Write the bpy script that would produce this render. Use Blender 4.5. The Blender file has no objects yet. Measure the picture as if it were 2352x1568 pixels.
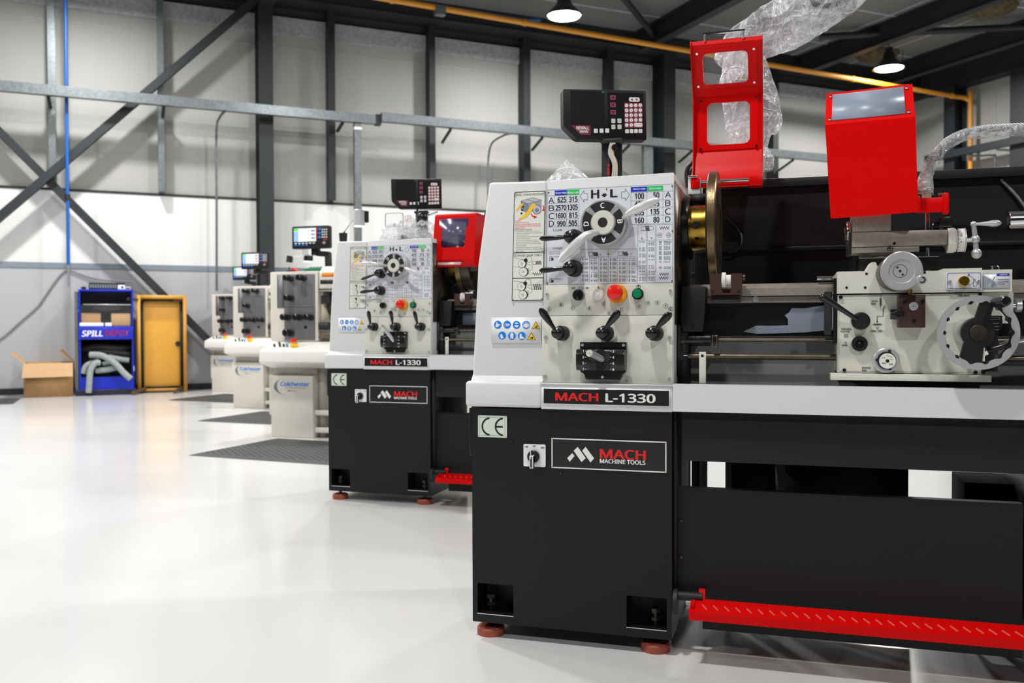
import bpy, bmesh, math, random
from mathutils import Matrix, Vector
random.seed(7)
SC = bpy.context.scene
COL = SC.collection
R_ = math.radians

# ------------------------------------------------------------------ camera
CAM_H = 0.9
_p, _r = R_(-1.038), R_(-0.198)
_Rp = Matrix(((1, 0, 0), (0, math.cos(_p), math.sin(_p)), (0, -math.sin(_p), math.cos(_p))))
_Rr = Matrix(((math.cos(_r), 0, math.sin(_r)), (0, 1, 0), (-math.sin(_r), 0, math.cos(_r))))
_M = _Rr @ _Rp
cam_d = bpy.data.cameras.new('camera')
cam = bpy.data.objects.new('camera', cam_d)
COL.objects.link(cam)
_mw = Matrix((_M[0], _M[2], -_M[1])).transposed().to_4x4()
_mw.translation = (0, 0, CAM_H)
cam.matrix_world = _mw
cam_d.sensor_width = 36.0
cam_d.lens = 2050.0 / 2352.0 * 36.0
cam_d.clip_start = 0.05
cam_d.clip_end = 200
cam_d.dof.use_dof = True
cam_d.dof.focus_distance = 2.5
cam_d.dof.aperture_fstop = 4.5
SC.camera = cam

# ------------------------------------------------------------------ world, exposure
SC.view_settings.view_transform = 'Standard'
SC.view_settings.look = 'None'
SC.view_settings.gamma = 1.0
SC.view_settings.use_curve_mapping = False
SC.view_settings.exposure = -1.1
world = bpy.data.worlds.new('world')
SC.world = world
world.use_nodes = True
_bg = world.node_tree.nodes['Background']
_bg.inputs[0].default_value = (0.80, 0.90, 1.0, 1)
_bg.inputs[1].default_value = 0.03
LAMP_W = 350.0           # each high bay lamp
LAMP_COL = (1.0, 0.985, 0.96)

# ------------------------------------------------------------------ materials
MATS = {}
def mat(name, col, rough=0.5, metal=0.0, bump=None, var=None, spec=None, emis=None, coat=0.0, aniso=None):
    if name in MATS: return MATS[name]
    m = bpy.data.materials.new(name); m.use_nodes = True
    nt = m.node_tree; b = nt.nodes['Principled BSDF']
    b.inputs['Base Color'].default_value = (*col, 1)
    b.inputs['Roughness'].default_value = rough
    b.inputs['Metallic'].default_value = metal
    if spec is not None: b.inputs['Specular IOR Level'].default_value = spec
    if coat: b.inputs['Coat Weight'].default_value = coat; b.inputs['Coat Roughness'].default_value = 0.08
    if emis:
        b.inputs['Emission Color'].default_value = (*emis[0], 1); b.inputs['Emission Strength'].default_value = emis[1]
    tc = nt.nodes.new('ShaderNodeTexCoord')
    if var:
        n = nt.nodes.new('ShaderNodeTexNoise'); n.inputs['Scale'].default_value = var[0]; n.inputs['Detail'].default_value = 5
        nt.links.new(tc.outputs['Object'], n.inputs['Vector'])
        r = nt.nodes.new('ShaderNodeMapRange'); r.inputs['From Min'].default_value = .3; r.inputs['From Max'].default_value = .7
        nt.links.new(n.outputs['Fac'], r.inputs['Value'])
        x = nt.nodes.new('ShaderNodeMix'); x.data_type = 'RGBA'
        c2 = var[2] if len(var) > 2 else tuple(c * (1 - var[1]) for c in col)
        x.inputs['A'].default_value = (*col, 1); x.inputs['B'].default_value = (*c2, 1)
        nt.links.new(r.outputs['Result'], x.inputs['Factor'])
        nt.links.new(x.outputs['Result'], b.inputs['Base Color'])
    if bump:
        n = nt.nodes.new('ShaderNodeTexNoise'); n.inputs['Scale'].default_value = bump[0]; n.inputs['Detail'].default_value = 2
        nt.links.new(tc.outputs['Object'], n.inputs['Vector'])
        u = nt.nodes.new('ShaderNodeBump'); u.inputs['Strength'].default_value = bump[1]; u.inputs['Distance'].default_value = bump[2] if len(bump) > 2 else .002
        nt.links.new(n.outputs['Fac'], u.inputs['Height'])
        nt.links.new(u.outputs['Normal'], b.inputs['Normal'])
    MATS[name] = m
    return m

WHITE = mat('light_grey_paint', (.71, .73, .73), .42, bump=(900, .12))
PANEL = mat('warm_grey_panel', (.68, .68, .60), .42, bump=(900, .08))
PLATE = mat('aluminium_plate', (.76, .79, .84), .35)
PLATE2 = mat('cream_plate', (.80, .80, .74), .4)
BLACKP = mat('black_textured_paint', (.0065, .0065, .0072), .40, bump=(700, .35), spec=.35)
BLACKG = mat('black_gloss', (.012, .012, .013), .22)
BLACKM = mat('black_matt', (.010, .010, .011), .6)
DULLB = mat('dull_black', (.004, .004, .004), .9, spec=.08)
SPLASH = mat('black_splash_paint', (.004, .004, .0045), .38, bump=(500, .3), spec=.35)
HOLE = mat('dark_hole', (.002, .002, .002), .8)
RED = mat('red_paint', (.68, .0012, .001), .34, bump=(800, .10), spec=.13)
REDK = mat('red_plastic', (.80, .012, .006), .25)
INK = mat('black_ink', (.008, .008, .01), .6)
INKW = mat('white_ink', (.82, .82, .80), .5)
INKR = mat('red_ink', (.75, .008, .01), .45)
INKB = mat('blue_ink', (.01, .03, .55), .45)
INKG = mat('green_ink', (.01, .60, .12), .45)
INKC = mat('cyan_ink', (.0, .22, .80), .45)
INKY = mat('yellow_ink', (.95, .58, .02), .45)
INKO = mat('grey_ink', (.18, .20, .23), .5)
STICK = mat('white_sticker', (.85, .86, .87), .4)
STEEL = mat('ground_steel', (.36, .325, .29), .36, .35, bump=(300, .08), var=(60, .2))
CHROME = mat('chrome', (.72, .73, .74), .12, 1.0)
ALU = mat('cast_aluminium', (.55, .56, .58), .35, .55, bump=(700, .1))
SATIN = mat('satin_lever_silver', (.68, .68, .68), .33, .35, bump=(600, .1))
BRASS = mat('brass', (.62, .38, .06), .25, 1.0, var=(45, .5))
GOLD = mat('gold_knob', (.80, .47, .06), .22, 1.0)
BRONZE = mat('oiled_steel_bronze', (.24, .18, .10), .33, .9, bump=(200, .15), var=(25, .45))
OILY = mat('oily_dark_steel', (.10, .085, .07), .35, .8, var=(40, .5))
BROWN = mat('dark_brown_paint', (.050, .018, .013), .4, bump=(500, .3))
BEDGREY = mat('grey_bed_paint', (.23, .24, .23), .4, bump=(300, .1), var=(8, .15))
ROD = mat('oily_rod_steel', (.20, .17, .125), .32, .7, var=(20, .4))
LITBED = mat('blue_grey_lit_bed', (.22, .25, .32), .45, bump=(60, .2))
ORANGE = mat('estop_orange', (.85, .32, .01), .35)
GREENB = mat('green_button', (.005, .22, .10), .25)
FOOT = mat('red_rubber_foot', (.42, .09, .05), .6, var=(60, .3))
MAROON = mat('maroon_keypad', (.19, .02, .06), .4)
KEYW = mat('white_key', (.74, .74, .72), .5)
SCREEN = mat('dark_screen', (.018, .018, .017), .18, bump=(60, .05))
CREAM = mat('cream_machine_paint', (.66, .63, .56), .4, var=(5, .06))
GREYPAN = mat('speckled_grey_panel', (.22, .22, .23), .4, .3, bump=(600, .25), var=(350, .5))
TEALG = mat('swoosh_grey', (.16, .21, .21), .5)
ORL = mat('orange_label', (.85, .22, .01), .5)
YEL = mat('yellow_plastic', (.92, .58, .01), .4)
GALV = mat('galvanised_steel', (.20, .225, .235), .36, .55, var=(28, .35))
GALVB = mat('galvanised_band', (.50, .53, .54), .5, .1, var=(22, .35))
SLATE = mat('slate_grey_steel', (.013, .0175, .022), .55, var=(9, .2))
DARKST = mat('dark_roof_steel', (.009, .011, .0135), .6)
PIPEY = mat('orange_yellow_pipe', (.62, .26, .018), .45)
PIPEB = mat('blue_pipe', (.0, .10, .42), .4)
CARD = mat('cardboard', (.42, .235, .10), .8, var=(12, .12))
CARDL = mat('cardboard_inside', (.60, .38, .20), .8, var=(12, .10))
BLUEC = mat('blue_cabinet_paint', (.004, .02, .46), .35)
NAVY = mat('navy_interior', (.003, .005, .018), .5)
SOCK = mat('grey_absorbent', (.33, .36, .36), .9, bump=(200, .5), var=(30, .2))
WOODY = mat('yellow_wood_laminate', (.72, .36, .045), .45, var=(60, .12))
WOODE = mat('yellow_wood_edge', (.50, .24, .03), .5)
TUBEB = mat('brown_tube', (.10, .065, .045), .4, .4)
RUBBER = mat('cable_black', (.01, .01, .011), .45)
CABLEG = mat('cable_grey', (.22, .23, .24), .5)
CABLEW = mat('cable_beige', (.55, .50, .42), .5)
LENS = mat('lamp_lens', (1, 1, 1), .4, emis=((1.0, .99, .97), 40.0))
LENSW = mat('work_lamp_lens', (1, 1, 1), .4, emis=((1.0, .98, .95), 2.2))
LCD = mat('lit_display', (.1, .1, .1), .3, emis=((.90, .95, 1.0), 2.1))
LCDG = mat('lit_display_green', (.0, .3, .0), .3, emis=((.10, .9, .02), 1.7))
LCDB = mat('lit_display_blue', (.0, .1, .4), .3, emis=((.55, .72, 1.0), 1.6))
GREENT = mat('green_plastic', (.01, .20, .09), .4)

def mixmat(name, fac, col, rough, wrinkle=None):
    m = bpy.data.materials.new(name); m.use_nodes = True
    nt = m.node_tree; b = nt.nodes['Principled BSDF']; out = nt.nodes['Material Output']
    b.inputs['Base Color'].default_value = (*col, 1); b.inputs['Roughness'].default_value = rough
    t = nt.nodes.new('ShaderNodeBsdfTransparent'); mx = nt.nodes.new('ShaderNodeMixShader')
    mx.inputs[0].default_value = fac
    nt.links.new(t.outputs[0], mx.inputs[1]); nt.links.new(b.outputs[0], mx.inputs[2]); nt.links.new(mx.outputs[0], out.inputs[0])
    if wrinkle:   # crumpled film: hazy patches and thin bright creases
        tc = nt.nodes.new('ShaderNodeTexCoord')
        def N(scale, detail, sx, sy, sz, rot, dist=0.4):
            mp = nt.nodes.new('ShaderNodeMapping'); mp.inputs['Scale'].default_value = (sx, sy, sz); mp.inputs['Rotation'].default_value = rot
            n = nt.nodes.new('ShaderNodeTexNoise'); n.inputs['Scale'].default_value = scale; n.inputs['Detail'].default_value = detail; n.inputs['Distortion'].default_value = dist
            nt.links.new(tc.outputs['Object'], mp.inputs['Vector']); nt.links.new(mp.outputs['Vector'], n.inputs['Vector']); return n.outputs['Fac']
        def Mt(op, a, c=None):
            q = nt.nodes.new('ShaderNodeMath'); q.operation = op
            for i, v in enumerate((a, c)):
                if v is None: continue
                if isinstance(v, (int, float)): q.inputs[i].default_value = v
                else: nt.links.new(v, q.inputs[i])
            return q.outputs[0]
        def ridge(f, k):
            q = Mt('MULTIPLY', Mt('ABSOLUTE', Mt('SUBTRACT', f, .5)), k); q = Mt('SUBTRACT', 1, q); return Mt('MAXIMUM', q, 0)
        r1 = ridge(N(wrinkle, 3, 1.6, 1.6, .45, (.3, .5, 0)), 22); r2 = ridge(N(wrinkle * .8, 3, .5, 1.5, 1.7, (0, .6, .4)), 26); r3 = ridge(N(wrinkle * 2, 2, 1.3, 1, .6, (.5, -.5, 0)), 26)
        patch = N(wrinkle * .55, 2, 1, 1, 1, (0, 0, 0))
        mxr = Mt('MAXIMUM', Mt('MAXIMUM', r1, r2), Mt('MULTIPLY', r3, .6))
        tot = Mt('ADD', Mt('MULTIPLY', Mt('SUBTRACT', patch, .30), fac * 1.7), Mt('MULTIPLY', mxr, .50))
        cl = nt.nodes.new('ShaderNodeClamp'); cl.inputs['Min'].default_value = .06; cl.inputs['Max'].default_value = .95
        nt.links.new(tot, cl.inputs['Value']); nt.links.new(cl.outputs[0], mx.inputs[0])
        bp = nt.nodes.new('ShaderNodeBump'); bp.inputs['Strength'].default_value = .8; bp.inputs['Distance'].default_value = .012
        nt.links.new(tot, bp.inputs['Height']); nt.links.new(bp.outputs['Normal'], b.inputs['Normal'])
    MATS[name] = m
    return m
PANE = mixmat('clear_pane', .10, (.75, .80, .85), .06)
PANEB = mixmat('scratched_blue_pane', .72, (.30, .36, .46), .35)
PANED = mixmat('tinted_pane', .78, (.05, .05, .13), .2)
BAG = mixmat('clear_plastic_film', .62, (.92, .94, .98), .16, 11)
BAG2 = mixmat('milky_plastic_film', .72, (.90, .93, .97), .2, 20)
ACRY = mixmat('clear_acrylic', .025, (.6, .65, .7), .1)
# ------------------------------------------------------------------ mesh builder
TXT = {}
def _font():
    try:   # the sans face that ships with Blender; the built-in face if it is missing
        return bpy.data.fonts.load(bpy.utils.system_resource('DATAFILES', path='fonts') + '/NotoSansHebrew-Regular.woff2')
    except Exception:
        return None
FONT = _font()
def text_tris(s, bold):
    k = (s, bold)
    if k not in TXT:
        cu = bpy.data.curves.new('t', 'FONT'); cu.body = s
        if FONT: cu.font = FONT
        cu.resolution_u = 2
        ob = bpy.data.objects.new('t', cu)
        me = ob.to_mesh()
        v0 = [v.co.copy() for v in me.vertices]; f0 = [tuple(p.vertices) for p in me.polygons]
        ob.to_mesh_clear(); bpy.data.objects.remove(ob); bpy.data.curves.remove(cu)
        vs, fs = [], []
        for dx, dy in ((0, 0), (.03, .0), (-.03, .0), (0, .018), (0, -.018)) if bold else ((0, 0),):
            n = len(vs); vs += [Vector((v.x + dx, v.y + dy, len(vs) and .00004 * (n / len(v0)))) for v in v0]; fs += [tuple(i + n for i in f) for f in f0]
        xs = [v.x for v in vs] or [0, 1]; ys = [v.y for v in vs] or [0, 1]
        TXT[k] = (vs, fs, min(xs), max(xs), min(ys), max(ys))
    return TXT[k]

def circ(cx, cz, r, n=32, a0=0.0):
    return [(cx + r * math.cos(a0 + 2 * math.pi * i / n), cz + r * math.sin(a0 + 2 * math.pi * i / n)) for i in range(n)]
def rrect(x0, x1, z0, z1, r, n=5):
    o = []
    for cx, cz, a in ((x1 - r, z1 - r, 0), (x0 + r, z1 - r, 90), (x0 + r, z0 + r, 180), (x1 - r, z0 + r, 270)):
        for i in range(n + 1):
            t = R_(a + 90 * i / n); o.append((cx + r * math.cos(t), cz + r * math.sin(t)))
    return o
def sector(cx, cz, r0, r1, a0, a1, n=10):
    o = [(cx + r1 * math.cos(R_(a0 + (a1 - a0) * i / n)), cz + r1 * math.sin(R_(a0 + (a1 - a0) * i / n))) for i in range(n + 1)]
    o += [(cx + r0 * math.cos(R_(a1 + (a0 - a1) * i / n)), cz + r0 * math.sin(R_(a1 + (a0 - a1) * i / n))) for i in range(n + 1)]
    return o
def smooth(pts, k=6):
    P = [Vector(p) for p in pts]; o = []
    for i in range(len(P) - 1):
        p0 = P[max(i - 1, 0)]; p1 = P[i]; p2 = P[i + 1]; p3 = P[min(i + 2, len(P) - 1)]
        for j in range(k):
            t = j / k
            o.append(.5 * ((2 * p1) + (p2 - p0) * t + (2 * p0 - 5 * p1 + 4 * p2 - p3) * t * t + (3 * p1 - p0 - 3 * p2 + p3) * t ** 3))
    o.append(P[-1]); return o

class B:
    def __init__(s): s.bm = bmesh.new(); s.mats = []; s.flat = False
    def mi(s, m):
        if m not in s.mats: s.mats.append(m)
        return s.mats.index(m)
    def mark(s): return set(s.bm.verts)
    def since(s, k): return [v for v in s.bm.verts if not k or v not in k]
    def face(s, vs, m):
        try: f = s.bm.faces.new(vs)
        except ValueError: return None
        f.material_index = s.mi(m); return f
    def xf(s, k, M):
        bmesh.ops.transform(s.bm, matrix=M, verts=s.since(k))
    def mapv(s, k, fn):
        for v in s.since(k): v.co = fn(v.co)
    def _bev(s, fs, bev, seg=2):
        es = set(e for f in fs for e in f.edges)
        bmesh.ops.bevel(s.bm, geom=list(es), offset=bev, segments=seg, profile=.5, affect='EDGES', clamp_overlap=True)
    def box(s, x0, x1, y0, y1, z0, z1, m, bev=0, seg=2):
        v = [s.bm.verts.new(p) for p in ((x0, y0, z0), (x1, y0, z0), (x1, y1, z0), (x0, y1, z0), (x0, y0, z1), (x1, y0, z1), (x1, y1, z1), (x0, y1, z1))]
        fs = [s.face([v[i] for i in q], m) for q in ((0, 3, 2, 1), (4, 5, 6, 7), (0, 1, 5, 4), (1, 2, 6, 5), (2, 3, 7, 6), (3, 0, 4, 7))]
        if bev: s._bev(fs, bev, seg)
        return s
    def prism(s, pts, a, b, m, axis='y', bev=0, seg=2):
        # pts 2D: axis y -> (x,z); axis x -> (y,z); axis z -> (x,y)
        mk = {'y': lambda p, t: (p[0], t, p[1]), 'x': lambda p, t: (t, p[0], p[1]), 'z': lambda p, t: (p[0], p[1], t)}[axis]
        A = [s.bm.verts.new(mk(p, a)) for p in pts]; C = [s.bm.verts.new(mk(p, b)) for p in pts]
        n = len(pts)
        fs = [s.face(A, m), s.face(C[::-1], m)] + [s.face([A[i], C[i], C[(i + 1) % n], A[(i + 1) % n]], m) for i in range(n)]
        fs = [f for f in fs if f]
        bmesh.ops.recalc_face_normals(s.bm, faces=fs)
        if bev: s._bev(fs, bev, seg)
        return s
    def rev(s, prof, o, d, m, n=28):
        # prof: (r, t) along direction d from o
        d = Vector(d).normalized(); o = Vector(o)
        a = d.orthogonal().normalized(); c = d.cross(a)
        rings = []
        for r, t in prof:
            if r < 1e-6: rings.append([s.bm.verts.new(o + d * t)])
            else: rings.append([s.bm.verts.new(o + d * t + (a * math.cos(2 * math.pi * i / n) + c * math.sin(2 * math.pi * i / n)) * r) for i in range(n)])
        fs = []
        for p, q in zip(rings, rings[1:]):
            for i in range(n):
                j = (i + 1) % n
                if len(p) == 1 and len(q) == 1: continue
                if len(p) == 1: fs.append(s.face([p[0], q[i], q[j]], m))
                elif len(q) == 1: fs.append(s.face([p[i], q[0], p[j]], m))
                else: fs.append(s.face([p[i], q[i], q[j], p[j]], m))
        fs = [f for f in fs if f]
        bmesh.ops.recalc_face_normals(s.bm, faces=fs)
        return s
    def cyl(s, p0, p1, r, m, r2=None, n=28, c=0):
        p0 = Vector(p0); p1 = Vector(p1); L = (p1 - p0).length; r2 = r if r2 is None else r2
        if c: pr = [(0, 0), (r - c, 0), (r, c), (r2, L - c), (r2 - c, L), (0, L)]
        else: pr = [(0, 0), (r, 0), (r2, L), (0, L)]
        return s.rev(pr, p0, p1 - p0, m, n)
    def ring(s, p0, p1, r0, r1, m, n=40):
        L = (Vector(p1) - Vector(p0)).length
        return s.rev([(r0, 0), (r1, 0), (r1, L), (r0, L), (r0, 0)], p0, Vector(p1) - Vector(p0), m, n)
    def sph(s, c, r, m, n=20, sc=(1, 1, 1)):
        k = s.mark()
        s.rev([(r * math.sin(math.pi * i / 10), -r * math.cos(math.pi * i / 10)) for i in range(11)], (0, 0, 0), (0, 0, 1), m, n)
        s.xf(k, Matrix.Translation(c) @ Matrix.Diagonal((*sc, 1))); return s
    def tube(s, pts, r, m, n=10, sm=0, flat=1.0):
        P = smooth(pts, sm) if sm else [Vector(p) for p in pts]
        N = len(P); rs = r if isinstance(r, (list, tuple)) else [r] * N
        if isinstance(r, (list, tuple)) and len(r) != N:
            rs = []
            for i in range(N):
                t = i / (N - 1) * (len(r) - 1); k = min(int(t), len(r) - 2); rs.append(r[k] + (r[k + 1] - r[k]) * (t - k))
        rings = []; a = None
        for i, p in enumerate(P):
            t = (P[min(i + 1, N - 1)] - P[max(i - 1, 0)]).normalized()
            a = t.orthogonal().normalized() if a is None else (a - t * a.dot(t)).normalized()
            c = t.cross(a)
            rings.append([s.bm.verts.new(p + (a * math.cos(2 * math.pi * j / n) + c * math.sin(2 * math.pi * j / n) * flat) * rs[i]) for j in range(n)])
        fs = [s.face(rings[0][::-1], m), s.face(rings[-1], m)]
        for p, q in zip(rings, rings[1:]):
            for j in range(n): fs.append(s.face([p[j], p[(j + 1) % n], q[(j + 1) % n], q[j]], m))
        bmesh.ops.recalc_face_normals(s.bm, faces=[f for f in fs if f])
        return s
    def bar(s, p0, p1, w, h, m, up=(0, 0, 1)):
        p0 = Vector(p0); p1 = Vector(p1); d = (p1 - p0).normalized(); sd = d.cross(Vector(up)).normalized(); u = sd.cross(d)
        k = s.mark(); L = (p1 - p0).length
        s.box(0, L, -w / 2, w / 2, -h / 2, h / 2, m)
        M = Matrix((d, sd, u)).transposed().to_4x4(); M.translation = p0
        s.xf(k, M)
        return s
    def plate(s, outer, holes, y0, y1, m):
        cu = bpy.data.curves.new('c', 'CURVE'); cu.dimensions = '2D'; cu.fill_mode = 'BOTH'; cu.extrude = abs(y1 - y0) / 2
        for pts in [outer] + list(holes):
            sp = cu.splines.new('POLY'); sp.points.add(len(pts) - 1); sp.use_cyclic_u = True
            for q, p in zip(sp.points, pts): q.co = (p[0], p[1], 0, 1)
        ob = bpy.data.objects.new('c', cu); me = ob.to_mesh()
        yc = (y0 + y1) / 2
        vs = [s.bm.verts.new((v.co.x, yc - v.co.z, v.co.y)) for v in me.vertices]
        fs = []
        for p in me.polygons: fs.append(s.face([vs[i] for i in p.vertices], m))
        ob.to_mesh_clear(); bpy.data.objects.remove(ob); bpy.data.curves.remove(cu)
        bmesh.ops.remove_doubles(s.bm, verts=vs, dist=1e-6)
        fs = [f for f in fs if f and f.is_valid]
        bmesh.ops.recalc_face_normals(s.bm, faces=fs)
        return s
    # flat printing on a plane y = const, seen from -y
    def ink(s, pts, y, m):
        s.face([s.bm.verts.new((p[0], y, p[1])) for p in pts], m); return s
    def rect(s, x0, x1, z0, z1, y, m): return s.ink(((x0, z0), (x1, z0), (x1, z1), (x0, z1)), y, m)
    def frame(s, x0, x1, z0, z1, w, y, m):
        s.rect(x0, x1, z0, z0 + w, y, m); s.rect(x0, x1, z1 - w, z1, y, m)
        s.rect(x0, x0 + w, z0 + w, z1 - w, y, m); return s.rect(x1 - w, x1, z0 + w, z1 - w, y, m)
    def disc(s, cx, cz, r, y, m, n=24): return s.ink(circ(cx, cz, r, n), y, m)
    def ringi(s, cx, cz, r0, r1, y, m, n=24):
        for i in range(n):
            a, b = 2 * math.pi * i / n, 2 * math.pi * (i + 1) / n
            s.ink([(cx + r * math.cos(t), cz + r * math.sin(t)) for r, t in ((r0, a), (r1, a), (r1, b), (r0, b))], y, m)
        return s
    def stroke(s, pts, w, y, m):
        for p, q in zip(pts, pts[1:]):
            d = Vector((q[0] - p[0], q[1] - p[1])); L = d.length
            if L < 1e-9: continue
            nx, nz = -d.y / L * w / 2, d.x / L * w / 2
            s.ink(((p[0] - nx, p[1] - nz), (q[0] - nx, q[1] - nz), (q[0] + nx, q[1] + nz), (p[0] + nx, p[1] + nz)), y, m)
        return s
    def text(s, t, x0, z0, x1, z1, y, m, bold=True, rot=0, shear=0.0):
        vs, fs, a, b, c, d = text_tris(t, bold)
        if t == '1': x0, x1 = x0 + (x1 - x0) * .25, x1 - (x1 - x0) * .25
        if rot in (90, 270): w, h = z1 - z0, x1 - x0
        else: w, h = x1 - x0, z1 - z0
        cx, cz = (x0 + x1) / 2, (z0 + z1) / 2
        cr, sr = math.cos(R_(rot)), math.sin(R_(rot))
        nv = []
        for v in vs:
            u = ((v.x - a) / max(b - a, 1e-6) - .5) * w; q = ((v.y - c) / max(d - c, 1e-6) - .5) * h
            u += shear * q
            nv.append(s.bm.verts.new((cx + u * cr - q * sr, y - v.z, cz + u * sr + q * cr)))
        for f in fs: s.face([nv[i] for i in f], m)
        return s
    def screw(s, x, z, y, r, m=None):
        m = m or ALU
        s.rev([(0, 0), (r * .5, .0), (r * .5, .0012), (r, .0012), (r, -.004), (0, -.004)], (x, y - .004, z), (0, -1, 0), m, 14)
        return s
    def mesh(s, name):
        bm = s.bm
        for e in bm.edges:
            e.smooth = len(e.link_faces) == 2 and e.calc_face_angle(0) < .62
        for f in bm.faces: f.smooth = not s.flat
        me = bpy.data.meshes.new(name); bm.to_mesh(me); bm.free()
        for m in s.mats: me.materials.append(m)
        return me

# ------------------------------------------------------------------ objects
CACHE = {}
def tag(o, label=None, cat=None, group=None, kind=None):
    if label: o['label'] = label
    if cat: o['category'] = cat
    if group: o['group'] = group
    if kind: o['kind'] = kind
    return o
def empty(name, label, cat, loc=(0, 0, 0), rz=0.0, group=None):
    o = bpy.data.objects.new(name, None); COL.objects.link(o); o.empty_display_size = .1
    o.location = loc; o.rotation_euler = (0, 0, rz)
    return tag(o, label, cat, group)
def part(name, parent, fn, key=None, label=None):
    key = key or None
    if key and key in CACHE: me = CACHE[key]
    else:
        b = B(); fn(b); me = b.mesh(name)
        if key: CACHE[key] = me
    o = bpy.data.objects.new(name, me); COL.objects.link(o)
    if parent: o.parent = parent
    if label: o['label'] = label
    return o
def solo(name, fn, frame, origin, label=None, cat=None, group=None, kind=None, rz=0.0):
    # a thing that is one mesh; fn draws in frame coordinates, origin is its base point in that frame
    b = B(); fn(b)
    bmesh.ops.translate(b.bm, verts=b.bm.verts[:], vec=-Vector(origin))
    o = bpy.data.objects.new(name, b.mesh(name)); COL.objects.link(o)
    o.matrix_world = frame @ Matrix.Translation(origin)
    return tag(o, label, cat, group, kind)
def copy_tree(o, parent=None):
    c = o.copy(); COL.objects.link(c)
    if parent: c.parent = parent
    for ch in list(o.children): copy_tree(ch, c)
    return c
def FR(x, y, rz): return Matrix.Translation((x, y, 0)) @ Matrix.Rotation(rz, 4, 'Z')

LROT = R_(-16.766)
A_LOC = (-0.12979, 2.57074); B_LOC = (-0.966, 4.625)
C_LOC = (-1.96066, 7.24327); D_LOC = (-3.085, 9.86); E_LOC = (-4.145, 12.31)
WROT = R_(23.491)
_wn = Vector((-math.sin(WROT), math.cos(WROT), 0)); _wx = Vector((math.cos(WROT), math.sin(WROT), 0))
WALL = FR(*(_wn * 13.5).xy, WROT)             # x along the left wall, y into the wall, z up
FA = FR(*A_LOC, LROT)
# ------------------------------------------------------------------ setting
def wall_mats():
    m = mat('ribbed_cladding', (.37, .365, .35), .5)
    nt = m.node_tree; b = nt.nodes['Principled BSDF']
    tc = nt.nodes.new('ShaderNodeTexCoord'); w = nt.nodes.new('ShaderNodeTexWave')
    w.wave_type = 'BANDS'; w.bands_direction = 'Z'; w.inputs['Scale'].default_value = 15.0; w.inputs['Distortion'].default_value = 0
    nt.links.new(tc.outputs['Object'], w.inputs['Vector'])
    bp = nt.nodes.new('ShaderNodeBump'); bp.inputs['Strength'].default_value = .3; bp.inputs['Distance'].default_value = .004
    nt.links.new(w.outputs['Fac'], bp.inputs['Height']); nt.links.new(bp.outputs['Normal'], b.inputs['Normal'])
    f = mat('epoxy_floor', (.645, .645, .645), .12, spec=.5)
    nt = f.node_tree; b = nt.nodes['Principled BSDF']
    tc = nt.nodes.new('ShaderNodeTexCoord')
    n = nt.nodes.new('ShaderNodeTexNoise'); n.inputs['Scale'].default_value = .9; n.inputs['Detail'].default_value = 6
    nt.links.new(tc.outputs['Object'], n.inputs['Vector'])
    r = nt.nodes.new('ShaderNodeMapRange'); r.inputs['To Min'].default_value = .10; r.inputs['To Max'].default_value = .22
    nt.links.new(n.outputs['Fac'], r.inputs['Value']); nt.links.new(r.outputs['Result'], b.inputs['Roughness'])
    # sparse dark scuffs
    mp = nt.nodes.new('ShaderNodeMapping'); mp.inputs['Scale'].default_value = (1.6, 7.0, 1); mp.inputs['Rotation'].default_value = (0, 0, .5)
    n2 = nt.nodes.new('ShaderNodeTexNoise'); n2.inputs['Scale'].default_value = 2.6; n2.inputs['Detail'].default_value = 8; n2.inputs['Roughness'].default_value = .7
    nt.links.new(tc.outputs['Object'], mp.inputs['Vector']); nt.links.new(mp.outputs['Vector'], n2.inputs['Vector'])
    r2 = nt.nodes.new('ShaderNodeMapRange'); r2.inputs['From Min'].default_value = .735; r2.inputs['From Max'].default_value = .77
    nt.links.new(n2.outputs['Fac'], r2.inputs['Value'])
    x = nt.nodes.new('ShaderNodeMix'); x.data_type = 'RGBA'
    x.inputs['A'].default_value = (.645, .645, .645, 1); x.inputs['B'].default_value = (.18, .18, .19, 1)
    nt.links.new(r2.outputs['Result'], x.inputs['Factor']); nt.links.new(x.outputs['Result'], b.inputs['Base Color'])
    return m, f
CLAD, FLOOR = wall_mats()
WPAINT = mat('white_wall_paint', (.71, .71, .71), .5)
GPAINT = mat('pale_grey_wall_paint', (.42, .43, .455), .5)
DADO = mat('grey_blue_strip', (.20, .24, .29), .5)
ROOFP = mat('roof_panel', (.13, .13, .125), .6)
UPPER = mat('shaded_upper_cladding', (.05, .047, .043), .7)  # shade under the eaves is put into this cladding colour
SKIRT = mat('black_skirting', (.008, .008, .008), .5)
I4 = Matrix.Identity(4)
def S(name, fn, origin=(0, 0, 0), frame=None):
    return solo(name, fn, frame or WALL, origin, kind='structure')
XE = 14.75
S('floor', lambda b: b.box(-15, XE + .3, -24, .3, -.12, 0, FLOOR))
def wl(b):
    b.box(-15, XE, 0, .25, 1.765, 2.74, WPAINT); b.box(-15, XE, .0, .25, 0, 1.69, GPAINT); b.box(-15, XE, 0, .25, 1.69, 1.765, GPAINT)
    b.box(-15, XE, .04, .25, 2.74, 5.2, CLAD); b.box(-15, XE, .06, .25, 5.2, 5.85, UPPER)
    for z in (3.28, 5.02): b.box(-15, XE, .032, .05, z, z + .012, GALVB)
S('wall_left', wl)
def wb(b):
    b.box(XE, XE + .25, -24, .25, 0, 5.4, CLAD); b.box(XE, XE + .25, -24, .25, 5.4, 5.85, UPPER)
    for y in (-.43, -1.93, -3.4, -5): b.box(XE - .008, XE + .02, y, y + .014, 0, 5.4, GALVB)
S('wall_back', wb)
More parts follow.
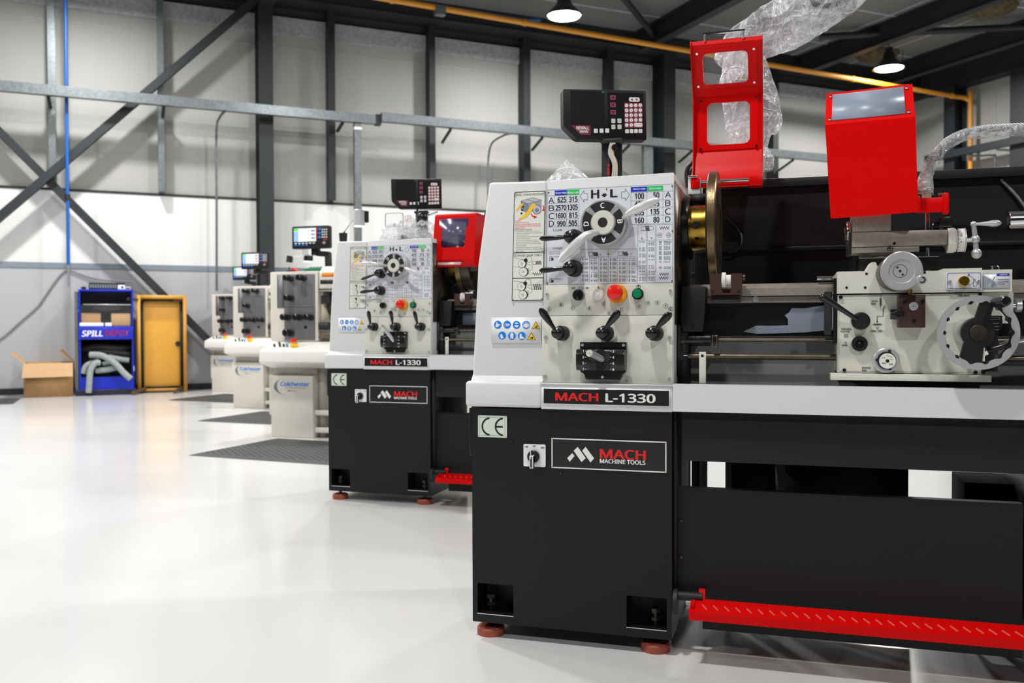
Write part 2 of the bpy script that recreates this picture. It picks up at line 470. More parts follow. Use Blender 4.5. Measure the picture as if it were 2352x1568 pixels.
def cl(b):
    b.box(-15, XE + .3, -24, .3, 5.85, 6.05, ROOFP)
    for x in (-8, -4, 0, 4, 8, 10.0, 11.3, 12.7, 14): b.box(x, x + .02, -24, 0, 5.838, 5.86, GALVB)
    for y in (-1.2, -2.72, -3.8, -5.4, -7): b.box(-15, XE, y, y + .03, 5.842, 5.86, GALVB)
S('ceiling', cl)
S('baseboard_left', lambda b: b.box(-15, XE, -.025, 0, 0, .085, SKIRT))
S('trim_1', lambda b: b.box(-15, XE, -.012, .05, 2.735, 2.768, SKIRT))
S('trim_2', lambda b: b.box(-15, XE, -.012, .01, 1.69, 1.765, DADO))
S('trim_3', lambda b: b.box(-15, XE, -.03, .06, 5.2, 5.45, GALVB))
S('trim_4', lambda b: (b.box(-15, XE, -.42, -.02, 5.6, 5.85, DARKST), b.box(-15, XE, -.45, -.0, 5.585, 5.6, DARKST)))
S('trim_5', lambda b: b.box(XE - .3, XE, -24, -.5, 5.38, 5.85, DARKST))

def column(x, w, y, z1, m, name, label, cat, d=.2, group=None):
    def f(b):   # a rolled section: two flanges and a web
        b.box(x - w / 2, x + w / 2, y, y + .014, 0 if z1 > 5 and w > .12 else 2.77, z1, m)
        b.box(x - w / 2, x + w / 2, y + d - .014, y + d, 0 if w > .12 else 2.77, z1, m)
        b.box(x - w / 2 if w < .12 else x - .012, (x - w / 2 + .01) if w < .12 else x + .012, y + .014, y + d - .014, 0 if w > .12 else 2.77, z1, m)
    return solo(name, f, WALL, (x, y + d / 2, 0 if w > .12 else 2.77), label, cat, group)
column(1.89, .20, -.40, 5.6, SLATE, 'steel_column', 'broad dark slate steel column on the left wall, left of the light on the pipe', 'column', .38)
column(8.68, .23, -.40, 5.6, SLATE, 'steel_column', 'broad dark steel column just behind the raised red chuck guard', 'column', .38)
STUDS = [(-.845, .085, GALV, 'galvanised upright left of the blue pipe, behind the crossed braces'),
         (.50, .08, GALV, 'bright galvanised upright between the blue pipe and the broad dark column'),
         (2.87, .10, SLATE, 'dark upright first to the right of the broad slate column'),
         (4.44, .095, SLATE, 'dark upright rising behind the further lathe\'s dark readout'),
         (6.06, .13, SLATE, 'dark upright above the clear plastic peak on the front lathe'),
         (7.62, .12, SLATE, 'dark upright rising behind the front lathe\'s black readout'),
         (11.13, .13, SLATE, 'dark upright seen between the plastic bag and the red tool shield')]
for x, w, m, lb in STUDS:
    w = min(w, .118)
    column(x, w, -.215, 5.6, m, 'wall_stud', lb, 'wall stud', .2, 'uprights along the clad wall')
def bcol(y0, y1, lb):
    def f(b):
        b.box(14.40, 14.414, y0, y1, 0, 5.4, SLATE); b.box(14.70, 14.714, y0, y1, 0, 5.4, SLATE)
        b.box(14.414, 14.70, (y0 + y1) / 2 - .012, (y0 + y1) / 2 + .012, 0, 5.4, SLATE)
    solo('steel_column', f, WALL, (14.55, (y0 + y1) / 2, 0), lb, 'column')
bcol(-1.33, -1.09, 'dark column on the far wall beside the falling orange pipe')
bcol(-2.78, -2.48, 'dark column on the far wall at the right edge of the picture')
# crossed braces of square tube
solo('diagonal_brace', lambda b: b.bar((-3.3, -.33, .46), (1.80, -.33, 5.57), .10, .13, SLATE, (0, 1, 0)), WALL, (-3.3, -.33, .4),
     'slate brace rising to the top of the broad column', 'brace')
solo('diagonal_brace', lambda b: b.bar((-2.9, -.21, 4.98), (1.72, -.21, .03), .10, .13, SLATE, (0, 1, 0)), WALL, (1.7, -.21, 0),
     'slate brace falling from upper left to the floor behind the yellow table', 'brace')

# cable trays and conduits on the wall
def tray1(b):
    b.box(-6, 3.42, -.66, -.56, 3.86, 3.99, GALV); b.box(3.42, 3.5, -.67, -.55, 3.85, 4.0, SLATE)
    for x in (-2.5, -.86, .52, 1.92, 2.95): b.bar((x, -.56, 3.855), (x, -.2, 3.80), .04, .03, SLATE)
solo('cable_trunking', tray1, WALL, (-1, -.6, 3.86), 'galvanised trunking run along the left half of the clad wall', 'cable trunking')
def tray2(b):
    b.box(3.5, 13.9, -.70, -.58, 3.90, 4.03, GALV)
    for x in (4.6, 6.15, 7.75, 9.0, 11.2): b.bar((x, -.6, 3.89), (x, -.2, 3.76), .035, .03, SLATE)
solo('cable_trunking', tray2, WALL, (8, -.64, 3.9), 'galvanised trunking continuing right with a bright stepped end', 'cable trunking')
solo('cable_trunking', lambda b: b.box(14.28, 14.38, -8, -.75, 4.03, 4.16, SLATE), WALL, (14.33, -4, 4.03), 'dark trunking rising to the right on the far wall', 'cable trunking')
solo('conduit', lambda b: b.tube(smooth([(1.30, -.62, 3.85), (1.25, -.45, 3.80), (1.22, -.30, 3.62), (1.215, -.28, 2.6), (1.205, -.28, 1.40)], 5), .017, GALV, 8), WALL, (1.2, -.28, 1.4),
     'thin galvanised conduit dropping onto the white wall left of the broad column', 'conduit')
solo('conduit', lambda b: b.tube(smooth([(5.66, -.62, 3.92), (5.5, -.45, 3.88), (5.36, -.3, 3.70), (5.33, -.3, 3.0), (5.33, -.3, 1.6)], 5), .016, GALV, 8), WALL, (5.33, -.3, 1.6),
     'thin bent conduit dropping right of the further dark readout', 'conduit')
def drop(b):
    b.box(3.11, 3.21, -.62, -.53, .35, 3.86, GALV); b.box(3.105, 3.215, -.63, -.52, 3.76, 3.80, INKW)
solo('trunking_drop', drop, WALL, (3.16, -.57, .35), 'square galvanised trunking drop above the chrome work lamp', 'cable trunking')
solo('trunking_drop', lambda b: b.box(8.02, 8.20, -.62, -.55, 1.2, 3.9, GALV), WALL, (8.1, -.58, 1.2), 'galvanised drop partly hidden behind the front readout post', 'cable trunking')
for y0, y1, lb in ((-1.72, -2.12, 'thin conduit bending down right of the orange pipe'), (-2.3, -2.62, 'thin bright conduit bending down at the right edge of the picture')):
    solo('conduit', lambda b: b.tube(smooth([(14.3, y0, 4.0), (14.45, y0 - .12, 3.98), (14.5, y1 + .05, 3.95), (14.5, y1, 3.82), (14.5, y1, 2.5)], 5), .02, GALV, 8), WALL, (14.5, y1, 2.5), lb, 'conduit')
# pipes
def gas(b):
    b.tube([(2.0, -1.5, 5.42), (14.30, -1.5, 5.12)], .042, PIPEY, 14)
    b.tube(smooth([(14.28, -1.5, 5.12), (14.42, -1.53, 5.11), (14.5, -1.58, 5.04), (14.5, -1.6, 4.9), (14.5, -1.6, 1.2)], 5), .042, PIPEY, 14)
    for x in (3.4, 5.4, 9.2, 11.7, 14.1): b.cyl((x, -1.5, 5.42 - (x - 2) * .0244), (x + .06, -1.5, 5.42 - (x - 2) * .0244), .052, PIPEY, n=14)
gp = solo('gas_pipe', gas, WALL, (8, -1.5, 5.1), 'long orange yellow pipe under the roof that drops down the far wall', 'pipe')
part('clamp', gp, lambda b: b.box(-3.95, -3.80, -.06, .06, .16, .30, GALV, .01), label='grey pipe clamp')
for i, x in enumerate((9.8, 12.9)):
    part('hanger_rod', gp, lambda b: b.cyl((x - 8, 0, .12), (x - 8, 0, .74), .006, DARKST, n=6))
def airp(b):
    b.tube([(-.66, -.45, 1.72), (-.655, -.45, 5.58)], .022, PIPEB, 12)
ap = solo('air_pipe', airp, WALL, (-.66, -.45, 1.72), 'bright blue vertical air pipe on the left wall', 'pipe')
part('end_valve', ap, lambda b: b.cyl((0, 0, -.30), (0, 0, 0), .014, CABLEG, n=10))
for z in (.84, 3.45): part('pipe_clip', ap, lambda b: b.cyl((0, 0, z), (0, 0, z + .07), .035, BLACKM, n=12))
solo('air_pipe', lambda b: (b.tube([(3.3, -1.15, 5.54), (5.6, -1.15, 5.50)], .022, PIPEB, 10), b.tube([(5.6, -1.15, 5.50), (5.9, -1.05, 5.58)], .022, PIPEB, 10)), WALL, (4.4, -1.15, 5.5), 'short blue air pipe run just above the orange pipe', 'pipe')
solo('wall_cable', lambda b: b.tube(smooth([(-2.2, -.02, .35), (-1.75, -.02, .62), (-1.5, -.02, .74), (-1.25, -.02, .98), (-1.05, -.02, 1.18), (-.9, -.02, 1.42), (-.76, -.02, 1.62), (-.66, -.03, 1.66), (-.5, -.03, 1.60), (-.3, -.05, 1.545), (0, -.12, 1.52), (.12, -.25, 1.50)], 5), .011, CABLEG, 8), WALL, (-.7, -.03, .35),
     'grey cable looping across the pale wall to the blue cabinet', 'cable')

# roof beams
def beam(x, y0, y1, lb, z0=5.5, w=.16):
    def f(b):
        b.box(x - w / 2, x + w / 2, y0, y1, z0, z0 + .016, DARKST); b.box(x - w / 2, x + w / 2, y0, y1, 5.83, 5.849, DARKST)
        b.box(x - .015, x + .015, y0, y1, z0 + .016, 5.83, DARKST)
    solo('roof_beam', f, WALL, (x, (y0 + y1) / 2, z0), lb, 'roof beam')
beam(8.05, -22, -.45, 'dark roof beam passing over the raised red chuck guard')
beam(11.52, -22, -.45, 'dark roof beam directly left of the brown ceiling disc')
beam(13.55, -22, -.45, 'dark roof beam over the hanging lamp above the red tool shield')
beam(1.9, -22, -.45, 'dark roof beam above the broad slate column', 5.45, .2)
solo('roof_brace', lambda b: b.tube([(10.75, -1.75, 5.72), (13.6, -3.75, 5.66)], .055, DARKST, 12), WALL, (12, -2.7, 5.7), 'round dark roof brace crossing below the beams at upper right', 'brace')
solo('roof_brace', lambda b: b.tube([(8.25, -.7, 5.66), (6.2, -2.6, 5.70)], .05, DARKST, 12), WALL, (7.2, -1.6, 5.7), 'dark roof brace running up left from the beam over the chuck guard', 'brace')
for i, (y, x) in enumerate(((-1.1, 12.7), (-3.6, 12.5))):
    def disc(b):
        k = b.mark()
        b.rev([(0, 0), (.22, .01), (.34, .05), (.38, .10), (.36, .115), (0, .115)], (0, 0, 0), (0, 0, 1), DISCM, 28)
        b.xf(k, Matrix.Translation((x, y, 5.73)))
    DISCM = mat('mottled_brown', (.13, .085, .02), .8, var=(14, .7, (.012, .012, .012)))
    solo('ceiling_disc', disc, WALL, (x, y, 5.73), ('mottled brown round disc under the ceiling above the hanging lamp', 'mottled brown round disc under the ceiling at the top right corner')[i], 'ceiling disc')

# high bay lamps: bell shade, bright lens, cord up to the roof
LZ = 5.28
def lamp_parts(root):
    def shade(b):
        b.rev([(.05, .30), (.09, .27), (.11, .18), (.16, .12), (.25, .03), (.262, 0), (.25, .0), (.15, .10), (.02, .16)], (0, 0, 0), (0, 0, 1), BLACKG, 28)
    part('shade', root, shade, 'lampshade')
    part('driver', root, lambda b: b.cyl((0, 0, .26), (0, 0, .36), .06, BLACKM, n=16), 'lampdrv')
    part('lens', root, lambda b: b.cyl((0, 0, .002), (0, 0, .03), .225, LENS, n=28), 'lamplens')
    part('cord', root, lambda b: b.cyl((0, 0, .36), (0, 0, .569), .008, BLACKM, n=8), 'lampcord')
    ld = bpy.data.lights.get('high_bay') or bpy.data.lights.new('high_bay', 'AREA')
    ld.shape = 'DISK'; ld.size = .34; ld.energy = LAMP_W; ld.color = LAMP_COL
    lo = bpy.data.objects.new('light', ld); COL.objects.link(lo); lo.parent = root; lo.location = (0, 0, -.004)
def lamp(u, n, label, group=None):
    p = WALL @ Vector((u, n - 13.5, LZ))
    r = empty('high_bay_lamp', label, 'ceiling lamp', p, WROT, group); lamp_parts(r); return r
lamp(5.78, 11.4, 'lit high bay lamp glaring just above the orange pipe at top centre')
lamp(12.1, 11.55, 'lit high bay lamp hanging on a long cord above the red tool shield')
for u, n in ((-.5, 11.4), (-.5, 6.35), (5.8, 6.35), (12, 6.35), (-6.7, 6.35), (-6.7, 1.3), (-.45, 1.3), (5.8, 1.3), (-.45, -3.75), (2.65, 8.9), (-3.6, 8.9)):  # the two off-grid lamps at the end are added to brighten the wall
    lamp(u, n, 'unseen lit high bay lamp hanging above the picture, outside the frame', 'high bay lamps outside the frame')
# ------------------------------------------------------------------ the big grey and black lathes
def plate_map(u0, v0, us, skew, hs, x0, z1, w, h):
    return lambda cx, cy: (x0 + (cx - u0) / us * w, z1 - (cy - (v0 + skew * (cx - u0))) / hs * h)

def lever(b, hub, tip, y0, r, w=.011, bend=.012):
    # black lever: collar on the panel, ball knob, flat tapered paddle
    hx, hz = hub
    b.cyl((hx + .010, y0, hz - .002), (hx + .004, y0 - .022, hz), r * 1.25, BLACKM, n=24, c=.002)
    b.rev([(0, 0), (r, 0), (r, .014), (r * .92, .022), (r * .5, .028), (0, .030)], (hx, y0 - .02, hz), (0, -1, 0), BLACKG, 24)
    d = Vector((tip[0] - hx, 0, tip[1] - hz)); L = d.length; d.normalize(); sd = Vector((-d.z, 0, d.x))
    o = Vector((hx, y0 - .033, hz))
    k = b.mark(); st = [(.010, .0045), (.3, .006), (.55, w * .85), (.8, w), (.93, w * .8), (1.0, w * .25)]
    rings = []
    for t, hw in st:
        c = o + d * (L * t) + Vector((0, -bend * t, 0)); th = .0055 if t < .95 else .003
        rings.append([b.bm.verts.new(c + sd * hw * math.cos(a) + Vector((0, th * math.sin(a), 0))) for a in [2 * math.pi * i / 10 for i in range(10)]])
    fs = [b.face(rings[0][::-1], BLACKG), b.face(rings[-1], BLACKG)]
    for p, q in zip(rings, rings[1:]):
        for j in range(10): fs.append(b.face([p[j], p[(j + 1) % 10], q[(j + 1) % 10], q[j]], BLACKG))
    bmesh.ops.recalc_face_normals(b.bm, faces=[f for f in fs if f])

def speed_plate(b):
    y = .0146
    pm = plate_map(862, 245, 1256, -.0502, 1.0, .237, 1.280, .350, .266)
    def P(cx, cy):
        u = (cx - 862) / 1256; top = 245 - 63 * u; bot = 1195 - 33 * u
        return (.237 + u * .350, 1.280 - (cy - top) / (bot - top) * .266)
    b.box(.2353, .5886, y, .0165, 1.0132, 1.2815, PLATE)
    yi = y - .0004
    def T(s, x0, y0, x1, y1, m=INK, bold=False, rot=0):
        a = P(x0, y1); c = P(x1, y0); b.text(s, a[0], a[1], c[0], c[1], yi - .0002, m, bold, rot)
    def Rc(x0, y0, x1, y1, m):
        a = P(x0, y1); c = P(x1, y0); b.rect(a[0], c[0], a[1], c[1], yi, m)
    def Ls(*pts, w=.0007, m=INKO): b.stroke([P(*p) for p in pts], w, yi - .0001, m)
    Rc(940, 245, 1063, 303, INKB); Rc(1063, 239, 1188, 297, INKG); Rc(1708, 208, 1865, 264, INKB); Rc(1865, 200, 2020, 256, INKG)
    for s, q in (('Motor-High', (947, 262, 1060, 290)), ('Motor-Low', (1072, 256, 1184, 284)), ('Motor-High', (1730, 222, 1850, 248)), ('Motor-Low', (1886, 214, 2002, 240))): T(s, *q, m=INKW, bold=True)
    for s, q in (('A', (872, 320, 930, 378)), ('B', (874, 398, 930, 455)), ('C', (872, 475, 930, 535)), ('D', (875, 553, 928, 612)),
                 ('625', (965, 312, 1055, 372)), ('2570', (945, 392, 1055, 452)), ('1600', (943, 472, 1052, 530)), ('990', (960, 552, 1048, 608)),
                 ('315', (1083, 306, 1172, 366)), ('1305', (1066, 386, 1174, 446)), ('815', (1083, 466, 1172, 524)), ('505', (1080, 546, 1168, 604)),
                 ('100', (1745, 272, 1836, 335)), ('425', (1742, 352, 1836, 412)), ('265', (1742, 436, 1836, 498)), ('160', (1742, 514, 1836, 575)),
                 ('50', (1925, 264, 1985, 325)), ('215', (1898, 346, 1985, 408)), ('135', (1895, 428, 1985, 488)), ('80', (1925, 507, 1985, 568)),
                 ('A', (2038, 262, 2098, 318)), ('B', (2040, 344, 2092, 402)), ('C', (2038, 424, 2096, 485)), ('D', (2040, 504, 2092, 562))):
        T(s, *q, bold=len(s) > 1)
    T('H', 1308, 240, 1392, 330, bold=True); T('L', 1500, 233, 1575, 318, bold=True)
    for cx, s in ((1237, -1), (1652, 1)):      # outlined arrows
        o = 265 - (cx - 1237) * .04
        pts = [(cx - s * 38, o + 15), (cx, o + 13), (cx, o - 15), (cx + s * 42, o + 42), (cx, o + 100), (cx, o + 75), (cx - s * 38, o + 77), (cx - s * 38, o + 15)]
        Ls(*pts, w=.0009, m=INK)
    b.ink([P(*p) for p in ((1408, 292), (1425, 292), (1425, 280), (1460, 278), (1460, 290), (1475, 290), (1442, 318))], yi, INK)
    for yy in (305, 382, 465, 545, 618): Ls((864, yy), (1188, yy - 16))
    for xx in (938, 1063, 1188): Ls((xx, 245 - (xx - 862) * .05), (xx - 6, 612))
    for yy in (264, 345, 421, 500, 582): Ls((1706, yy + 7), (2118, yy - 13))
    for xx in (1706, 1863, 2019): Ls((xx, 203), (xx, 580))
    Ls((862, 246), (2118, 184)); Ls((2117, 184), (2114, 1162)); Ls((862, 246), (848, 1194)); Ls((848, 1194), (2114, 1162))
    T('L-Low', 922, 628, 1012, 658); T('H-High', 916, 814, 1012, 848); T('HIGH POSITION', 875, 858, 990, 872); T('SPINDLE SPEED', 875, 876, 990, 892)
    T('Forward', 930, 905, 1000, 919); T('Reverse', 932, 1128, 1000, 1142)
    for yy in (938, 1160):
        Ls((880, yy - 11), (920, yy - 11), (920, yy + 11), (880, yy + 11), (880, yy - 11), w=.0009, m=INK); Rc(898, yy - 9, 918, yy + 9, INK)
        Ls((882, yy - 24), (915, yy - 25), w=.0008, m=INK)
    # thread tables
    def table(x0, x1, cols, y0, y1, yh, n, seed):
        rr = random.Random(seed)
        Ls((x0, y0), (x1, y0 - 3)); Ls((x0, y0), (x0 - 4, y1)); Ls((x1, y0), (x1 - 2, y1)); Ls((x0, yh), (x1, yh - 3))
        for c in cols: Ls((c, yh), (c - 2, y1))
        ed = [x0] + cols + [x1]
        for k in range(n):
            yy = yh + 12 + (y1 - yh - 18) * k / n
            if k % 4 == 3: continue
            for a, c in zip(ed, ed[1:]):
                if rr.random() < .12: continue
                w = c - a; Rc(a + w * .16, yy, a + w * .32, yy + 7.5, INKO)
                xx = a + w * .46
                while xx < a + w * .84:
                    q = w * rr.uniform(.05, .10); Rc(xx, yy, xx + q, yy + 7.5, INKO); xx += q + w * .03
    table(1203, 1482, [1290, 1383], 838, 1166, 915, 23, 1); table(1482, 1765, [1575, 1668], 834, 1164, 912, 23, 2)
    table(1775, 1858, [], 592, 1160, 745, 27, 3); table(1868, 1945, [], 590, 1158, 743, 27, 4); table(1955, 2114, [], 588, 1060, 740, 24, 5)
    def coil(cx, cy, n, w, h, head=True):
        if head: Ls((cx - w, cy - h), (cx - w * .1, cy - h), (cx - w * .1, cy + h), (cx - w, cy + h), (cx - w, cy - h), w=.0009, m=INK)
        for i in range(n):
            x = cx + w * (i + .3) / n
            Ls((x - 6, cy - h - 2), (x + 6, cy + h + 2), w=.0013, m=INK); Ls((x + 1, cy - h - 2), (x + 10, cy + h + 2), w=.0006, m=INK)
    coil(1330, 885, 5, 48, 18); coil(1628, 878, 5, 48, 18); T('C', 1396, 878, 1410, 896); T('V', 1700, 872, 1714, 890)
    Ls((1808, 610), (1925, 604), (1925, 640), (1808, 646), (1808, 610), w=.0007, m=INK); coil(1850, 625, 4, 36, 22, False)
    for x0, y0 in ((1988, 620), (1985, 1080), (1982, 1118)): Ls(*[(x0 + i * 11, y0 + (12 if i % 2 else -14)) for i in range(9)], w=.0012, m=INK)
    for cx in (1987, 2075): c = P(cx, 692); b.ringi(c[0], c[1], .0054, .0062, yi, INK); Rc(cx - 12, 688, cx + 12, 695, INK)
    T('C', 1808, 715, 1826, 733, bold=True); T('V', 1900, 712, 1917, 730, bold=True)
    for q in ((874, 272), (2108, 205), (1466, 236), (860, 1180), (2106, 1148), (2112, 650), (1482, 885)):
        c = P(*q); b.rev([(0, 0), (.0024, 0), (.0017, .0018), (0, .002)], (c[0], y - .0003, c[1]), (0, -1, 0), GOLD, 12)

def instruction_plate(b):
    y = .0125
    # outline leans with the cover: map plate (u,v) to x,z
    def P(u, v): return (.1400 - .0087 * v + u * (.0918 + .001 * v), 1.2785 - v * .3090)
    def poly(pts, yy, m): b.ink([P(*p) for p in pts], yy, m)
    k = b.mark(); b.box(0, 1, y, .0155, 0, 1, PLATE2)
    b.mapv(k, lambda c: Vector((P(c.x, c.z)[0], c.y, P(c.x, c.z)[1])))
    yi = y - .0004
    def Ls(*pts, w=.0008, m=INK): b.stroke([P(*p) for p in pts], w, yi - .0001, m)
    def T(s, u0, v0, u1, v1, m=INK, bold=False):
        a = P(u0, v1); c = P(u1, v0); b.text(s, a[0], a[1], c[0], c[1], yi - .0002, m, bold)
    Ls((.01, .004), (.99, .004), (.99, .996), (.01, .996), (.01, .004), w=.0018)
    Ls((0, .558), (1, .558), w=.0022); Ls((0, .792), (1, .792), w=.0022)
    T('SPEED  CHANGE PROCEDURE', .06, .020, .95, .040)
    L1, L2, L3 = mat('pic_light', (.50, .53, .56), .5), mat('pic_mid', (.33, .36, .41), .5), mat('pic_dark', (.22, .25, .31), .5)
    poly(((.22, .085), (.60, .06), (.88, .085), (.45, .115)), yi, L1); poly(((.22, .085), (.45, .115), (.45, .20), (.22, .165)), yi, L3)
    poly(((.45, .115), (.88, .085), (.88, .15), (.45, .20)), yi, L2); Ls((.42, .075), (.66, .10)); Ls((.22, .085), (.60, .06), (.88, .085), (.45, .115), (.22, .085)); Ls((.45, .115), (.45, .2))
    c = P(.74, .17); b.disc(c[0], c[1], .013, yi - .0001, L1); b.ringi(c[0], c[1], .012, .0132, yi - .0002, INK); b.disc(c[0], c[1] - .002, .006, yi - .0002, L3)
    for q in ((.3, .14), (.27, .17), (.25, .20)): c = P(*q); b.disc(c[0], c[1], .0028, yi - .0002, INK)
    poly(((.08, .185), (.08, .165), (.20, .115), (.31, .105), (.29, .128), (.20, .145)), yi - .0003, INKY)
    poly(((.16, .246), (.30, .225), (.50, .155), (.60, .110), (.72, .125), (.64, .15), (.55, .19), (.42, .235), (.20, .258)), yi - .0003, INKY)
    Ls((.92, .135), (.96, .15), (.95, .17), w=.0028, m=INKR); poly(((.90, .172), (1.0, .172), (.94, .19)), yi - .0003, INKR)
    Ls((.56, .205), (.60, .228), (.66, .236), w=.0028, m=INKR); poly(((.65, .222), (.65, .25), (.76, .238)), yi - .0003, INKR)
    rows = [('CAUTION:', .22, INKR), ('DO NOT USE TOGGLE JOG', .50, INKR), ('BECAUSE IT  COULD DAMAGE THE GEARS AND', .86, INKR), ('CAUSE INTERMITTENT NOISE DURING SPINDLE', .87, INKR), ('RUNNING LATER ON.', .38, INKR),
            ('SPEED CHANGE PROCEDURE:', .60, INK), ('1.  Step on the brake pedal to stop the machine', .82, INK), ('2.  Insert a chuck wrench into the chuck square slot', .9, INK), ('    and hold it with right hand', .5, INK),
            ('3.  Use left hand to hold the headstock selector ( as', .9, INK), ('    indicated in drawing above)', .54, INK), ('4.  Use right hand to shake the chuck and try to', .83, INK), ('    selector position with left hand at same time', .82, INK),
            ('5.  Always shift selector into  neutral position before', .9, INK), ('    making speed change', .42, INK), ('6.  Use right hand to  shake chuck again while using', .91, INK), ('    your left hand to shift selector to engage into desired', .96, INK), ('    speed slow slowly.', .36, INK)]
    for i, (s, w, m) in enumerate(rows):
        v = .262 + i * .0163
        T(s.strip(), .05 if s[0] != ' ' else .10, v, w, v + .0115, m)
    T('CHANGE GEAR TABLE', .07, .575, .92, .594, bold=False)
    for v0 in (.60, .81):
        for (u, v, r) in ((.30, .06, .0115), (.35, .135, .0125)):
            c = P(u + .03, v0 + v); b.disc(c[0], c[1], r, yi - .0001, INK); c = P(u, v0 + v); b.disc(c[0], c[1], r, yi - .0002, PLATE2); b.ringi(c[0], c[1], r - .0007, r, yi - .0003, INK); b.ringi(c[0], c[1], .0025, .0034, yi - .0003, INK)
        c = P(.42, v0 + .03); b.disc(c[0], c[1], .0055, yi - .0003, INK); b.ringi(c[0] + .009, c[1] + .003, .0085, .0092, yi - .0003, INK)
        Ls((.05, v0 + .005), (.36, v0 + .02), w=.0005); Ls((.05, v0 + .085), (.22, v0 + .09), w=.0005); Ls((.48, v0 + .065), (.64, v0 + .085), (.64, v0 + .11), (.52, v0 + .13), w=.0006)
        for q in range(5): Ls((.50 + .01 * q, v0 + .10 + q * .013), (.53, v0 + .105 + q * .013), w=.0014)
    Ls((.62, .64), (.75, .64), (.75, .668), (.62, .668), (.62, .64))
    for q in range(6): Ls((.75 + q * .028, .638), (.77 + q * .028, .670), w=.0016)
    Ls(*[(.62 + i * .03, .755 + (0 if i in (0, 1, 11, 12) else (.012 if i % 2 else -.012))) for i in range(13)], w=.0011)
    Ls((.62, .855), (.95, .855), (.95, .895), (.62, .895), (.62, .855)); Ls((.62, .875), (.95, .875), w=.0004)
    for q in range(4): Ls((.69 + q * .06, .85), (.73 + q * .06, .90), w=.0022)
    for u, v in ((.035, .012), (.965, .012), (.035, .555), (.965, .555), (.035, .985), (.965, .985)): c = P(u, v); b.screw(c[0], c[1], y, .0026)

def safety_sticker(b):
    y = .0085
    b.box(.0715, .2192, y, .0145, .850, .923, STICK)
    def cx(c): return .0715 + (c - 308) / 494 * .1477
    def cz(c): return .923 - (c - 388) / 252 * .073
    yi = y - .0004
    k = 0
    for px, py in ((373, 461), (466, 461), (560, 463), (655, 464), (416, 568), (513, 572), (612, 572)):
        x, z = cx(px), cz(py); b.disc(x, z, .0115, yi, INKC)
        W = INKW; y2 = yi - .0003
        if k == 0: b.disc(x - .003, z + .005, .0025, y2, W); b.ink(((x - .007, z - .006), (x - .001, z - .007), (x + .008, z), (x, z + .003), (x - .006, z + .002)), y2, W)
        if k == 1: b.rect(x - .007, x - .0055, z - .006, z + .006, y2, W); b.rect(x - .004, x + .008, z - .001, z + .0008, y2, W); b.rect(x - .002, x + .001, z - .005, z + .004, y2, W); b.rect(x + .003, x + .006, z - .004, z + .003, y2, W)
        if k == 2: b.disc(x, z, .007, y2, W); b.rect(x - .007, x - .001, z - .001, z + .002, y2 - .0002, INKC); b.rect(x + .001, x + .007, z - .001, z + .002, y2 - .0002, INKC); b.rect(x - .008, x + .008, z + .002, z + .0028, y2 - .0002, INKC)
        if k == 3: b.disc(x, z - .001, .0062, y2, W); b.ringi(x, z, .0075, .0085, y2, W); b.rect(x - .009, x - .0065, z - .005, z + .002, y2, W); b.rect(x + .0065, x + .009, z - .005, z + .002, y2, W)
        if k == 4: b.ink(((x - .006, z + .003), (x - .001, z + .005), (x + .004, z - .007), (x - .003, z - .009), (x - .006, z - .002)), y2, W)
        if k == 5: b.ink(((x - .005, z + .007), (x + .005, z + .007), (x + .004, z - .008), (x + .001, z - .008), (x, z - .001), (x - .001, z - .008), (x - .004, z - .008)), y2, W); b.disc(x, z + .0085, .0022, y2, W)
        if k == 6: b.ink(((x - .006, z + .006), (x - .001, z + .006), (x, z - .001), (x + .007, z - .005), (x + .007, z - .008), (x - .007, z - .008)), y2, W)
        k += 1
    for px, py in ((750, 470), (706, 578)):
        x, z = cx(px), cz(py)
        b.ink(((x - .0128, z - .0095), (x + .0128, z - .0095), (x, z + .0125)), yi, INK); b.ink(((x - .0108, z - .0083), (x + .0108, z - .0083), (x, z + .0100)), yi - .0002, INKY)
        b.rect(x - .004, x + .005, z - .006, z - .003, yi - .0004, INK); b.rect(x + .001, x + .005, z - .003, z - .001, yi - .0004, INK)

def brand_plate(b):
    y = -.0025
    b.box(.2509, .5708, y, 0, .5002, .5845, BLACKG)
    b.frame(.2509, .5708, .5002, .5845, .0032, y - .0004, INKW)
    def P(cx, cy): return (.2509 + (cx - 524) / 667 * .3199, .5845 - (cy - (216 + .033 * (cx - 524))) / 174 * .0843)
    yi = y - .0004
    for pts in (((618, 332), (648, 304), (662, 320), (633, 354)), ((656, 290), (681, 268), (728, 332), (703, 355)), ((707, 290), (727, 268), (777, 333), (756, 357))):
        b.ink([P(*p) for p in pts], yi, INKW)
    a, c = P(810, 334), P(1075, 287); b.text('MACH', a[0], a[1], c[0], c[1], yi, INKR, True)
    a, c = P(810, 358), P(1073, 344); b.text('MACHINE TOOLS', a[0], a[1] - .001, c[0], c[1], yi, INKW, True)
    for x in (.2545, .567):
        for z in (.504, .581): b.rev([(0, 0), (.0022, 0), (.0015, .0018), (0, .002)], (x, y - .0005, z), (0, -1, 0), GOLD, 10)

def model_strip(b):
    b.box(.2247, .588, -.018, .05, .6660, .735, WHITE, .002); b.box(.2247, .5885, -.021, -.01, .7345, .7395, WHITE)
    b.box(.2290, .5838, -.0205, -.017, .6785, .7275, STICK)
    b.rect(.2335, .5795, .6825, .7235, -.0209, BLACKG)
    y = -.0213
    b.text('MACH', .2667, .6905, .3885, .7140, y, INKR, True); b.text('L-1330', .4075, .6895, .5440, .7140, y, INKW, True)

